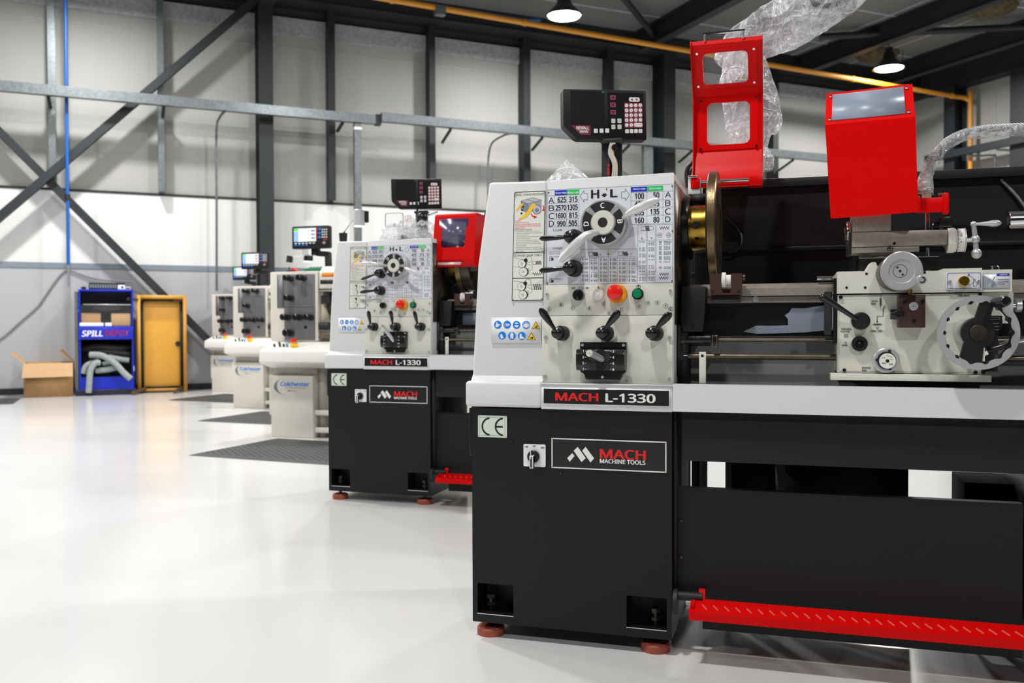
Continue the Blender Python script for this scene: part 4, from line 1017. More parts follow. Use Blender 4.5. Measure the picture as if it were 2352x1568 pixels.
    dr = part('digital_readout', t, lambda b: (dro(b), b.xf(0, Matrix.Translation((.1895 if front else .187, ry, 1.6635 if front else 1.678)) @ Matrix.Rotation(R_(25 if front else 22), 4, 'Z') @ Matrix.Rotation(R_(-.6), 4, 'Y'))), label='dark digital readout with a maroon keypad')
    def post(b):
        b.box(.303, .330, .47, .49, 1.29, 1.50, SLATE); b.box(.318, .366, .488, .498, 1.29, 1.51, BLACKM); b.box(.300, .372, .455, .50, 1.492, 1.506, BLACKM, .003)
        b.cyl((.316, .468, 1.475), (.316, .458, 1.475), .010, CHROME, n=6); b.cyl((.349, .46, 1.475), (.349, .45, 1.475), .010, BLACKG, n=16); b.box(.347, .350, .452, .456, 1.44, 1.47, BRASS)
        b.text('NEWALL', .3215, 1.31, .3285, 1.425, .4696, INKR, True, 270)
        for i in range(3): b.tube([(.338 + i * .006, .462, 1.5), (.330 + i * .006, .455, 1.46), (.345 + i * .005, .452, 1.42), (.340 + i * .007, .455, 1.36), (.338 + i * .008, .46, 1.30)], .0038, CABLEW, 8, sm=4)
    part('readout_post', t, post, 'po')
    if not front:
        cs = part('clear_screen', t, lambda b: b.plate(rrect(.125, .235, 1.425, 1.500, .012), [rrect(.1268, .2332, 1.4268, 1.4982, .011)], .45, .455, OILY))
        part('pane', cs, lambda b: b.plate(rrect(.1268, .2332, 1.4268, 1.4982, .011), [], .451, .454, PANE))
        wl = part('work_lamp', t, lambda b: (b.cyl((-.138, .45, 1.29), (-.138, .45, 1.40), .018, BLACKM, r2=.024, n=18), b.cyl((-.136, .45, 1.40), (-.068, .44, 1.468), .004, CHROME, n=8), b.cyl((-.020, .42, 1.432), (-.020, .42, 1.522), .031, SATIN, n=32, c=.004), b.cyl((-.002, .445, 1.455), (-.002, .445, 1.515), .026, BLACKM, n=24)), label='chrome cylinder work lamp on a thin arm')
        part('lens', wl, lambda b: b.cyl((-.020, .42, 1.4285), (-.020, .42, 1.4325), .029, LENSW, n=28))
    return t

LA = mach_lathe(A_LOC, 'large grey and black metal lathe filling the right of the picture, red guard swung up', True)
LB = mach_lathe(B_LOC, 'smaller looking grey and black lathe behind the front one, red guard closed', False)

LB.rotation_euler.z = R_(-17.8); LB.scale = (1, 1, 1.02)
# carriage of the front lathe
car = part('carriage', LA, lambda b: (
    b.box(1.0075, 1.344, .042, .30, .7745, .9755, PANEL), b.plate([(1.0055, .979), (1.411, .979), (1.411, 1.0335), (1.344, 1.0335), (1.344, 1.0385), (1.256, 1.0385), (1.256, 1.0335), (1.19, 1.0335), (1.19, 1.042), (1.105, 1.042), (1.098, 1.0585), (1.088, 1.0585), (1.075, 1.036), (1.0055, 1.036)], [], .038, .12, PANEL),
    b.box(1.0055, 1.411, .12, .32, .979, 1.034, PANEL), b.box(1.344, 1.42, .06, .28, .90, .979, PANEL, .004), b.box(1.344, 1.385, .06, .20, .78, .90, BLACKM),
    b.rect(1.010, 1.343, .9752, .9762, .0374, INK), b.frame(1.0100, 1.3420, .7775, .9735, .0008, .0415, INKO),
    [b.screw(x, z, .0415, .0045, BLACKG) for x, z in ((1.0145, .9700), (1.0235, .7810), (1.331, .7790), (1.340, .9740))],
    [b.disc(x, z, .0034, .0372, HOLE, 14) for x, z in ((1.0763, 1.0331 - .004), (1.0285, .9944), (1.0733, .9937), (1.213, 1.030))],
    b.box(.9890, 1.3625, .018, .06, .7560, .7728, PANEL, .001),
    b.box(.998, 1.006, .06, .28, .85, 1.02, BLACKG), b.cyl((.985, .07, .87), (.985, .07, .955), .0025, CHROME, n=10), b.cyl((.993, .06, .89), (.993, .06, .985), .003, CHROME, n=10), b.box(.976, .992, .06, .10, .872, .985, BLACKM), b.cyl((.96, .15, 1.025), (1.0, .15, 1.025), .006, CHROME, n=12)))
def lettering(b):
    y = .0410
    T = lambda s, x0, z0, x1, z1: b.text(s, x0, z0, x1, z1, y, INK, True)
    T('CROSS', 1.0875, .9565, 1.1035, .9610); T('FEED', 1.0875, .9495, 1.0995, .9540); T('LONG. FEED', 1.0865, .8795, 1.1155, .8845); T('THREADING', 1.0145, .8850, 1.0410, .8895); T('POSITION', 1.0145, .8785, 1.0355, .8830)
    T('OIL', 1.0240, .8500, 1.0305, .8540); T('LEVEL', 1.0180, .8430, 1.0320, .8475); T('REVERSE', 1.0665, .7850, 1.0870, .7895); T('FEED', 1.0665, .7780, 1.0775, .7825); T('ONE SHOT', 1.2905, .9680, 1.3180, .9725)
    T('1/2', 1.1165, .9405, 1.1225, .9470); T('1/1', 1.0995, .8865, 1.1060, .8930)
    S_ = lambda pts, w=.0012: b.stroke(pts, w, y, INK)
    S_(((1.1165, .937), (1.1165, .920), (1.1025, .920), (1.1025, .906))); b.ink(((1.1145, .936), (1.1185, .936), (1.1165, .942)), y, INK); b.ink(((1.1005, .908), (1.1045, .908), (1.1025, .902)), y, INK)
    S_([(1.1105 + (.003 if i % 2 else -.003), .947 + i * .0022) for i in range(10)]); S_([(1.094 + i * .0022, .899 + (.003 if i % 2 else -.003)) for i in range(9)]); S_(((1.1105, .940), (1.1105, .975)), .0007); S_(((1.089, .899), (1.117, .899)), .0007)
    for z in (.934, .873):
        for i in range(4): b.rect(1.0225, 1.0335, z - i * .0025, z + .0015 - i * .0025, y, INKO)
part('apron_lettering', car, lettering)
def cross_wheel(b):
    c = (1.152, 1.031)
    b.cyl((c[0] - .010, .04, c[1] - .004), (c[0] - .006, -.010, c[1] - .002), .044, OILY, n=48, c=.002)
    b.rev([(0, 0), (.047, 0), (.0488, .003), (.0488, .016), (.046, .020), (.031, .020), (.029, .017), (0, .017)], (c[0], -.012, c[1]), (0, -1, 0), ALU, 64)
    b.ringi(c[0] - .004, c[1], .0155, .0165, -.0294, INK, 40)
    for dx, dz, r in ((-.004, 0, .0033), (-.010, .009, .0026), (.002, -.009, .0026)): b.disc(c[0] + dx, c[1] + dz, r, -.0295, HOLE, 14)
    b.cyl((1.190, -.025, 1.009), (1.194, -.058, 1.007), .0095, ALU, r2=.0115, n=24, c=.001); b.ringi(1.194, 1.007, .005, .008, -.0584, OILY, 18)
part('cross_handwheel', car, cross_wheel, label='grey cross slide handwheel')
def big_wheel(b):
    cx, cz = 1.3175, .8785
    n = 160; sc = []
    for i in range(n):
        a = 2 * math.pi * i / n; r = .0735 - .0045 * max(0, math.cos(a * 14)) ** 3
        sc.append((cx + r * math.cos(a), cz + r * math.sin(a)))
    sc2 = []
    for i in range(n):
        a = 2 * math.pi * i / n; r = .0715 + .0060 * (.5 + .5 * math.cos(a * 14)) ** 2
        sc2.append((cx + r * math.cos(a), cz + r * math.sin(a)))
    b.plate(circ(cx, cz, .0885, 72), [sc2], -.066, -.062, ALU); b.rev([(.079, 0), (.0885, 0), (.0885, .014), (.079, .014), (.079, 0)], (cx, -.048, cz), (0, -1, 0), ALU, 72)
    b.plate(circ(cx, cz, .0855, 72), [sc], -.0615, -.034, BLACKP)
    b.cyl((cx - .005, .04, cz), (cx - .002, -.045, cz), .034, ALU, n=40)
    b.cyl((cx, -.044, cz), (cx, -.064, cz), .0375, BLACKP, n=48, c=.002); b.cyl((cx, -.064, cz), (cx, -.070, cz), .0195, OILY, n=36, c=.001); b.disc(cx, cz, .0025, -.0704, HOLE, 12)
    b.plate([(cx - .010, cz + .03), (cx + .022, cz + .025), (cx + .036, cz + .075), (cx + .004, cz + .075)], [], -.063, -.052, BLACKP)
    b.plate([(cx - .030, cz - .018), (cx - .040, cz - .058), (cx - .020, cz - .073), (cx + .008, cz - .076), (cx + .012, cz - .03)], [], -.063, -.052, BLACKP)
    b.box(cx + .008, cx + .0145, -.060, -.046, cz - .068, cz - .032, PANEL)
    gx, gz = 1.352, .950
    b.rev([(0, 0), (.011, 0), (.0135, .02), (.014, .06), (.0115, .078), (.009, .080), (.0075, .078), (0, .078)], (gx, -.060, gz), (.10, -1, .02), BLACKG, 28)
part('carriage_handwheel', car, big_wheel, label='large handwheel with a grey rim and black spokes')
def feed_lever(b):
    b.cyl((1.0615, .0415, .908), (1.0615, .012, .908), .0225, BLACKP, n=36, c=.003); b.disc(1.073, .903, .003, .0115, HOLE, 12)
    b.tube([(1.052, .015, .912), (1.02, .0, .934), (.985, -.008, .958), (.969, -.010, .968)], [.006, .0065, .0085, .0095], BLACKG, 16)
    b.sph((.969, -.010, .968), .0098, BLACKG)
part('feed_lever', car, feed_lever, label='black feed lever with a thick grip')
part('oil_sight', car, lambda b: (b.ring((1.0600, .0415, .8496), (1.06, .028, .8496), .011, .0195, BLACKP, 36), b.cyl((1.06, .0415, .8496), (1.06, .036, .8496), .012, BLACKG, n=24), b.box(1.055, 1.065, .0345, .036, .851, .8525, CHROME)))
def rdial(b):
    c = (1.1225, .8075)
    b.cyl((c[0], .0415, c[1]), (c[0], .018, c[1]), .032, ALU, n=48, c=.003); b.cyl((c[0], .018, c[1]), (c[0], .015, c[1]), .0225, BLACKM, n=40); b.cyl((c[0] + .002, .015, c[1] - .001), (c[0] + .002, .0135, c[1] - .001), .0195, PLATE2, n=40)
    for dx, dz in ((-.022, .001), (.007, .023), (.008, -.020)): b.disc(c[0] + dx, c[1] + dz, .0043, .0147, HOLE, 14)
    y = .0130; b.disc(c[0] + .002, c[1] - .001, .0045, y, INK)
    for sgn in (-1, 1):
        b.stroke([(c[0] + .002 + sgn * (.004 + i * .0016), c[1] - .008 + sgn * -.001 + (.0022 if i % 2 else -.0022)) for i in range(7)], .0008, y, INK)
    b.stroke(((c[0] - .012, c[1] + .006), (c[0] - .004, c[1] + .009), (c[0] - .004, c[1] + .004)), .0008, y, INK); b.stroke(((c[0] + .007, c[1] + .004), (c[0] + .015, c[1] + .002)), .0008, y, INK); b.stroke(((c[0] - .001, c[1] + .013), (c[0] + .012, c[1] + .010), (c[0] + .012, c[1] + .006)), .0008, y, INK)
part('reverse_dial', car, rdial, label='round grey dial with a pictogram face')
part('thread_block', car, lambda b: (b.box(1.1490, 1.2105, .0, .042, .8905, .9730, BROWN, .0025), [b.screw(x, z, .0, .0045, BLACKG) for x, z in ((1.1625, .956), (1.2035, .956), (1.1835, .907))], b.cyl((1.1825, .0, .944), (1.1825, -.006, .944), .0108, ALU, n=28, c=.001), b.disc(1.1825, .944, .0015, -.0064, HOLE, 10),
     b.cyl((1.147, .022, .9245), (1.131, .022, .9245), .013, BLACKG, n=24), b.cyl((1.150, .0, .925), (1.147, -.022, .925), .0115, BLACKG, n=24, c=.003), b.cyl((1.178, .02, .973), (1.178, .02, .986), .005, GOLD, n=12)), label='dark brown block with a black knob')
def pump(b):
    y = .032
    b.plate(rrect(1.2625, 1.3425, .9855, 1.0290, .004), [], y, .038, PLATE); b.plate(rrect(1.2645, 1.3405, .9875, 1.0270, .0035), [rrect(1.2655, 1.3395, .9885, 1.0260, .003)], y - .0006, y, mat('violet_ink', (.06, .05, .22), .5))
    for x in (1.270, 1.335): b.screw(x, 1.0045, y, .0042)
    V = MATS['violet_ink']; b.ringi(1.313, 1.0075, .0105, .0113, y - .0005, V, 26); b.ink(((1.310, 1.020), (1.316, 1.020), (1.313, 1.025)), y - .0005, V)
    b.stroke([(1.3235, .993), (1.3235, 1.003), (1.326, 1.0115), (1.3275, 1.010), (1.327, 1.004), (1.329, 1.0045), (1.332, 1.002), (1.331, .993), (1.3235, .993)], .0009, y - .0005, V)
    b.cyl((1.300, y, 1.0055), (1.2995, y - .020, 1.0055), .0125, GOLD, n=36, c=.0015)
part('oil_pump', car, pump, label='golden oil pump knob on a bordered plate')
def notice(b):
    y = .0375; b.box(1.3465, 1.4060, y, .039, .9855, 1.0240, PLATE); yi = y - .0005
    b.rect(1.3770, 1.4045, 1.0175, 1.0235, yi, INKB); b.text('NOTICE', 1.3835, 1.0188, 1.4000, 1.0222, yi - .0003, INKW, True)
    for i, s in enumerate(('The bolt must be', 'released before', 'operating.')): b.text(s, 1.3780, 1.0075 - i * .0058, (1.4035, 1.4030, 1.3945)[i], 1.0105 - i * .0058, yi, INK)
    b.frame(1.3465, 1.4060, .9855, 1.0240, .0006, yi, INKO); b.rect(1.3757, 1.3762, .987, 1.0235, yi, INKO)
    D1, D2 = MATS['pic_mid'], MATS['pic_dark']
    b.ink(((1.3475, 1.0200), (1.3725, 1.0045), (1.3725, .9985), (1.364, 1.0015), (1.3555, .996), (1.3475, .9915)), yi, D1); b.ink(((1.3725, 1.0045), (1.3745, .9950), (1.3655, .9885), (1.3645, .9985)), yi - .0002, D2); b.stroke(((1.3725, 1.016), (1.3685, 1.0085)), .0012, yi, INK)
part('notice_label', car, notice)
part('oil_cap', car, lambda b: (b.cyl((1.385, .10, 1.033), (1.385, .10, 1.046), .0105, CHROME, n=20, c=.001), [b.cyl((1.411, .10, z), (1.417, .10, z), .005, BLACKG, n=10) for z in (1.016, .992)]))
part('clamp_knob', car, lambda b: (b.cyl((1.42, .08, .945), (1.428, .08, .945), .008, CHROME, n=16), b.cyl((1.428, .08, .945), (1.441, .08, .945), .0165, ALU, n=24, c=.001)))
part('apron_plate', car, lambda b: (b.plate([(1.346, .92), (1.392, .92), (1.392, .895), (1.380, .868), (1.346, .868)], [], .048, .055, BLACKG), b.frame(1.350, 1.386, .910, .916, .0006, .0475, INKO), [b.rect(1.37, 1.384, z, z + .0015, .0475, INKO) for z in (.90, .892, .884)], b.tube([(1.352, .04, .829), (1.372, .03, .838), (1.40, .03, .848)], .0065, BLACKG, 12), b.cyl((1.345, .04, .826), (1.356, .04, .831), .010, CHROME, n=6)))
part('pipe_nozzle', car, lambda b: b.tube([(1.385, .05, .846), (1.41, .05, .852), (1.46, .05, .862), (1.6, .05, .87)], .006, CHROME, 12))
# cross slide and compound
def compound(b):
    b.plate([(1.068, 1.0785), (1.265, 1.0785), (1.265, 1.052), (1.248, 1.044), (1.225, 1.040), (1.080, 1.040), (1.068, 1.046)], [], .168, .27, BLACKG); b.box(1.068, 1.265, .1675, .17, 1.0775, 1.079, STEEL)
    for x in (1.096, 1.238): b.screw(x, 1.067, .167, .004, BLACKG)
    b.cyl((1.13, .24, 1.079), (1.13, .24, 1.092), .056, STEEL, n=48)
    b.box(1.0488, 1.2885, .170, .27, 1.1075, 1.1500, STEEL, .0015); b.box(1.0488, 1.2195, .172, .27, 1.0920, 1.1080, STEEL, .001); b.box(1.2195, 1.278, .18, .26, 1.103, 1.107, BLACKG); b.disc(1.157, 1.116, .0042, .1696, HOLE, 18)
    b.box(1.139, 1.154, .162, .172, 1.097, 1.106, CHROME, .002); b.cyl((1.1465, .167, 1.106), (1.1465, .167, 1.110), .004, CHROME, n=10)
    b.box(1.041, 1.049, .18, .26, 1.09, 1.15, BLACKM)
part('compound_slide', LA, compound, label='ground steel compound slide')
def ballcrank(b):
    b.cyl((1.288, .19, 1.1215), (1.305, .19, 1.1215), .033, KEYW, n=48); b.cyl((1.305, .19, 1.1215), (1.329, .19, 1.1215), .0305, KEYW, n=48, c=.001); b.cyl((1.329, .19, 1.1215), (1.3315, .19, 1.1215), .032, ALU, n=48)
    for i in range(40):
        a = math.pi + math.pi * (i - 20) / 40 * .9
        y, z = .19 + .0307 * math.cos(a), 1.1215 + .0307 * math.sin(a)
        b.bar((1.309, y, z), (1.3125 if i % 5 else 1.316, y, z), .0006, .0006, INK)
    for s, z in (('0.4', 1.133), ('0.6', 1.117)): b.text(s, 1.3165, z - .004, 1.3205, z + .004, .1600, INK, True, 90)
    b.cyl((1.331, .19, 1.1215), (1.352, .19, 1.1215), .006, CHROME, n=16); b.sph((1.357, .19, 1.1225), .0115, ALU); b.cyl((1.357, .19, 1.1225), (1.3530, .19, 1.1600), .007, ALU, r2=.006, n=16); b.sph((1.3525, .19, 1.1625), .0078, ALU)
    b.cyl((1.357, .19, 1.1225), (1.3595, .19, 1.090), .006, ALU, r2=.007, n=16); b.sph((1.360, .19, 1.085), .0135, ALU)
    b.rev([(0, 0), (.0045, 0), (.004, .012), (.006, .030), (.0088, .045), (.0085, .054), (.005, .062), (0, .065)], (1.3535, .188, 1.1625), (1, -.05, .0), ALU, 20)
part('ball_crank', LA, ballcrank, label='graduated collar and grey ball crank handle')
tp_ = part('tool_post', LA, lambda b: (b.box(1.0515, 1.149, .172, .26, 1.1500, 1.205, STEEL, .001), b.cyl((1.10, .216, 1.20), (1.10, .216, 1.25), .012, STEEL, n=20)), label='square steel tool post')
part('tool_clamp', tp_, lambda b: (b.box(1.0385, 1.048, .18, .22, 1.13, 1.18, CHROME), b.box(1.033, 1.040, .19, .21, 1.13, 1.165, OILY)))
part('shield_mount', LA, lambda b: (b.box(1.267, 1.300, .178, .23, 1.156, 1.184, BLACKG, .001), b.screw(1.283, 1.172, .178, .004, BLACKG), b.box(1.255, 1.269, .18, .23, 1.15, 1.17, BLACKG), b.box(1.283, 1.292, .19, .2, 1.184, 1.195, BLACKG)))
# red tool shield: folded sheet with one window
def quadmap(b, k, BL, BR, TL, TR, t=.0025):
    BL, BR, TL, TR = map(Vector, (BL, BR, TL, TR)); nn = (BR - BL).cross(TL - BL).normalized()
    b.mapv(k, lambda c: (BL * (1 - c.x) + BR * c.x) * (1 - c.z) + (TL * (1 - c.x) + TR * c.x) * c.z - nn * (c.y * t))
qBL, qBR, qFL, qFR, qTL, qTR = (.9947, .150, 1.1862), (1.2040, .100, 1.1896), (.9786, .130, 1.4360), (1.1930, .080, 1.4320), (.9858, .220, 1.5416), (1.1969, .170, 1.5394)
def shield(b):
    k = b.mark(); b.plate([(.0, 1), (.0, .03), (.03, .0), (1, 0), (1, 1)], [], 0, 1, RED); quadmap(b, k, qBL, qBR, qFL, qFR)
    k = b.mark(); b.plate([(0, 0), (1, 0), (1, .94), (.98, 1), (.02, 1), (0, .94)], [rrect(.118, .872, .150, .860, .07)], 0, 1, RED); quadmap(b, k, qFL, qFR, qTL, qTR)
    for (p, q, r) in ((qFL, qTL, qBL), (qFR, qTR, qBR)):
        v = [Vector(p), Vector(q), Vector(q) + Vector((.004, .045, -.02)), Vector(r) + Vector((.003, .035, .01)), Vector(r)]
        a = [b.bm.verts.new(x) for x in v]; c = [b.bm.verts.new(x + Vector((.0025, 0, 0))) for x in v]
        fs = [b.face(a, RED), b.face(c[::-1], RED)] + [b.face([a[i], c[i], c[(i + 1) % 5], a[(i + 1) % 5]], RED) for i in range(5)]
        bmesh.ops.recalc_face_normals(b.bm, faces=[f for f in fs if f])
ts = part('tool_shield', LA, shield, label='tall red sheet tool shield with an angled window')
def shw(b):
    k = b.mark(); b.box(.08, .91, -1.6, -.4, .10, .90, PANEB); quadmap(b, k, qFL, qFR, qTL, qTR)
part('window', ts, shw, label='scratched bluish window')
for u, v in ((.058, .13), (.945, .13), (.058, .86), (.945, .86)):
    def bolt(b):
        k = b.mark(); b.rev([(0, 0), (.0045, 0), (.0035, .003), (0, .0034)], (0, 0, 0), (0, -1, 0), CHROME, 14)
        P4 = [Vector(q) for q in (qFL, qFR, qTL, qTR)]; c = (P4[0] * (1 - u) + P4[1] * u) * (1 - v) + (P4[2] * (1 - u) + P4[3] * u) * v
        b.xf(k, Matrix.Translation(c + Vector((-.0005, -.003, .002))) @ Matrix.Rotation(R_(-40), 4, 'X'))
    part('bolt', ts, bolt)
part('shield_arm', ts, lambda b: (b.box(1.199, 1.212, .10, .125, 1.1905, 1.232, RED, .003), b.box(1.207, 1.280, .125, .131, 1.1905, 1.229, RED, .001), b.box(1.268, 1.283, .12, .145, 1.185, 1.240, RED, .004)))
part('shield_rod', LA, lambda b: (b.cyl((1.247, .235, 1.03), (1.247, .235, 1.235), .006, CHROME, n=16), b.cyl((1.262, .16, 1.238), (1.274, .16, 1.238), .007, CHROME, n=6)))
def hose(b):
    b.cyl((1.240, .20, 1.215), (1.240, .20, 1.262), .0115, mat('milky_fitting', (.55, .50, .40), .35), n=20)
    pts = smooth([(1.240, .20, 1.26), (1.243, .205, 1.30), (1.258, .215, 1.345), (1.285, .225, 1.385), (1.325, .235, 1.410), (1.37, .245, 1.421), (1.43, .25, 1.424), (1.50, .25, 1.423), (1.60, .25, 1.415), (1.72, .30, 1.38), (1.80, .40, 1.33)], 8)
    HM = mat('segmented_hose', (.30, .31, .31), .35)
    r = [.0105 if i % 2 else .0085 for i in range(len(pts) * 2 - 1)]
    q = []
    for a, c in zip(pts, pts[1:]): q += [a, (a + c) / 2]
    q.append(pts[-1]); b.tube(q, r[:len(q)], HM, 12)
part('coolant_hose', LA, hose, label='segmented coolant hose')
def sleeve(b, path, rad, m, n=26, seed=1, amp=.25, sm=7, flat=.7):
    # crumpled film: long pleats plus random creases, flat facets
    rr = random.Random(seed); P = smooth(path, sm); N = len(P); a = None; rings = []; b.flat = True
    ph = [rr.uniform(0, 6.28) for _ in range(6)]; drift = [rr.uniform(-1, 1) for _ in range(n)]
    for i, p in enumerate(P):
        t = (P[min(i + 1, N - 1)] - P[max(i - 1, 0)]).normalized(); a = t.orthogonal().normalized() if a is None else (a - t * a.dot(t)).normalized(); c = t.cross(a)
        s = i / (N - 1) * (len(rad) - 1); k = min(int(s), len(rad) - 2); r = rad[k] + (rad[k + 1] - rad[k]) * (s - k)
        ring = []
        for j in range(n):
            drift[j] = drift[j] * .72 + rr.uniform(-1, 1) * .5
            th = 2 * math.pi * (j + .35 * math.sin(i * .7 + j)) / n
            f = 1 + amp * (.8 * drift[j] + .4 * math.sin(2 * th + ph[2] + i * .5))
            ring.append(b.bm.verts.new(p + (a * math.cos(th) + c * math.sin(th) * flat) * r * f))
        rings.append(ring)
    fs = []
    for i, (p, q) in enumerate(zip(rings, rings[1:])):
        for j in range(n):
            l = (j + 1) % n
            if (i + j) % 2: fs += [b.face([p[j], p[l], q[l]], m), b.face([p[j], q[l], q[j]], m)]
            else: fs += [b.face([p[j], p[l], q[j]], m), b.face([p[l], q[l], q[j]], m)]
    bmesh.ops.recalc_face_normals(b.bm, faces=[f for f in fs if f])
part('hose_sleeve', LA, lambda b: sleeve(b, [(1.232, .20, 1.252), (1.240, .205, 1.30), (1.262, .213, 1.345), (1.290, .225, 1.380), (1.328, .235, 1.402), (1.37, .245, 1.413), (1.43, .25, 1.414), (1.50, .25, 1.412), (1.62, .25, 1.40)], [.030, .021, .020, .017, .015, .017, .0165, .0165, .0165], BAG2, 13, 3, .13), label='crumpled clear plastic sleeve on the hose')
part('tailstock_quill', LA, lambda b: (b.cyl((1.447, .25, 1.175), (1.72, .25, 1.175), .0245, CHROME, n=40, c=.002), b.cyl((1.4465, .25, 1.175), (1.448, .25, 1.175), .012, HOLE, n=20), b.box(1.60, 1.85, .17, .36, 1.014, 1.24, WHITE, .02, 3)), label='chrome tailstock quill at the right edge')
part('lamp_conduit', LA, lambda b: b.tube([(1.50, .59, 1.335), (1.545, .585, 1.28), (1.59, .58, 1.20), (1.62, .58, 1.10)], .004, CABLEG, 8, sm=4))
part('loop_conduit', LA, lambda b: b.tube([(.70, .585, 1.25), (.735, .58, 1.21), (.745, .575, 1.17), (.73, .57, 1.14), (.70, .565, 1.135)], .0045, BLACKG, 8, sm=5))
part('right_stand', LA, lambda b: b.box(1.50, 1.94, .03, .50, .045, .66, BLACKP))
# ------------------------------------------------------------------ cream lathes in the row behind
def cream_readout(b, dx):
    # front face at y=.35, x -.003..0.348
    x0, x1, z0, z1 = -.003 + dx, .348 + dx, 1.552, 1.742
    b.prism(rrect(x0, x1, z0, z1, .012, 4), .352, .40, BLACKP, bev=.003)
    y = .3512
    b.rect(.0155 + dx, .2249 + dx, 1.612, 1.7245, y, LCD)
    b.rect(.0155 + dx, .055 + dx, 1.703, 1.7225, y - .0006, LCDG); b.rect(.0155 + dx, .058 + dx, 1.612, 1.700, y - .0006, LCDB)
    for z in (1.695, 1.664, 1.634): b.rect(.155 + dx, .160 + dx, z, z + .012, y - .0012, INKO); b.rect(.180 + dx, .213 + dx, z, z + .012, y - .0012, INKO)
    for i in range(6):
        b.box(.022 + dx + i * .034, .047 + dx + i * .034, .348, .353, 1.592, 1.604, KEYW, .002)
        if i < 4: b.box(.022 + dx + i * .034, .047 + dx + i * .034, .348, .353, 1.577, 1.590, INKC, .002)
    for i in range(3):
        b.cyl((.240 + dx, .353, 1.712 - i * .033), (.240 + dx, .348, 1.712 - i * .033), .007, REDK, n=14); b.cyl((.262 + dx, .353, 1.712 - i * .033), (.262 + dx, .347, 1.712 - i * .033), .010, INKC, n=16)
    for r in range(4):
        for c in range(3): b.box(.279 + dx + c * .019, .294 + dx + c * .019, .348, .353, 1.700 - r * .021, 1.715 - r * .021, KEYW, .002)
    b.box(.296 + dx, .334 + dx, .348, .353, 1.617, 1.628, REDK, .003)
    for c in ((.290, 1.598), (.30, 1.606), (.31, 1.598), (.30, 1.590)): b.cyl((c[0] + dx, .353, c[1]), (c[0] + dx, .349, c[1]), .004, KEYW, n=10)

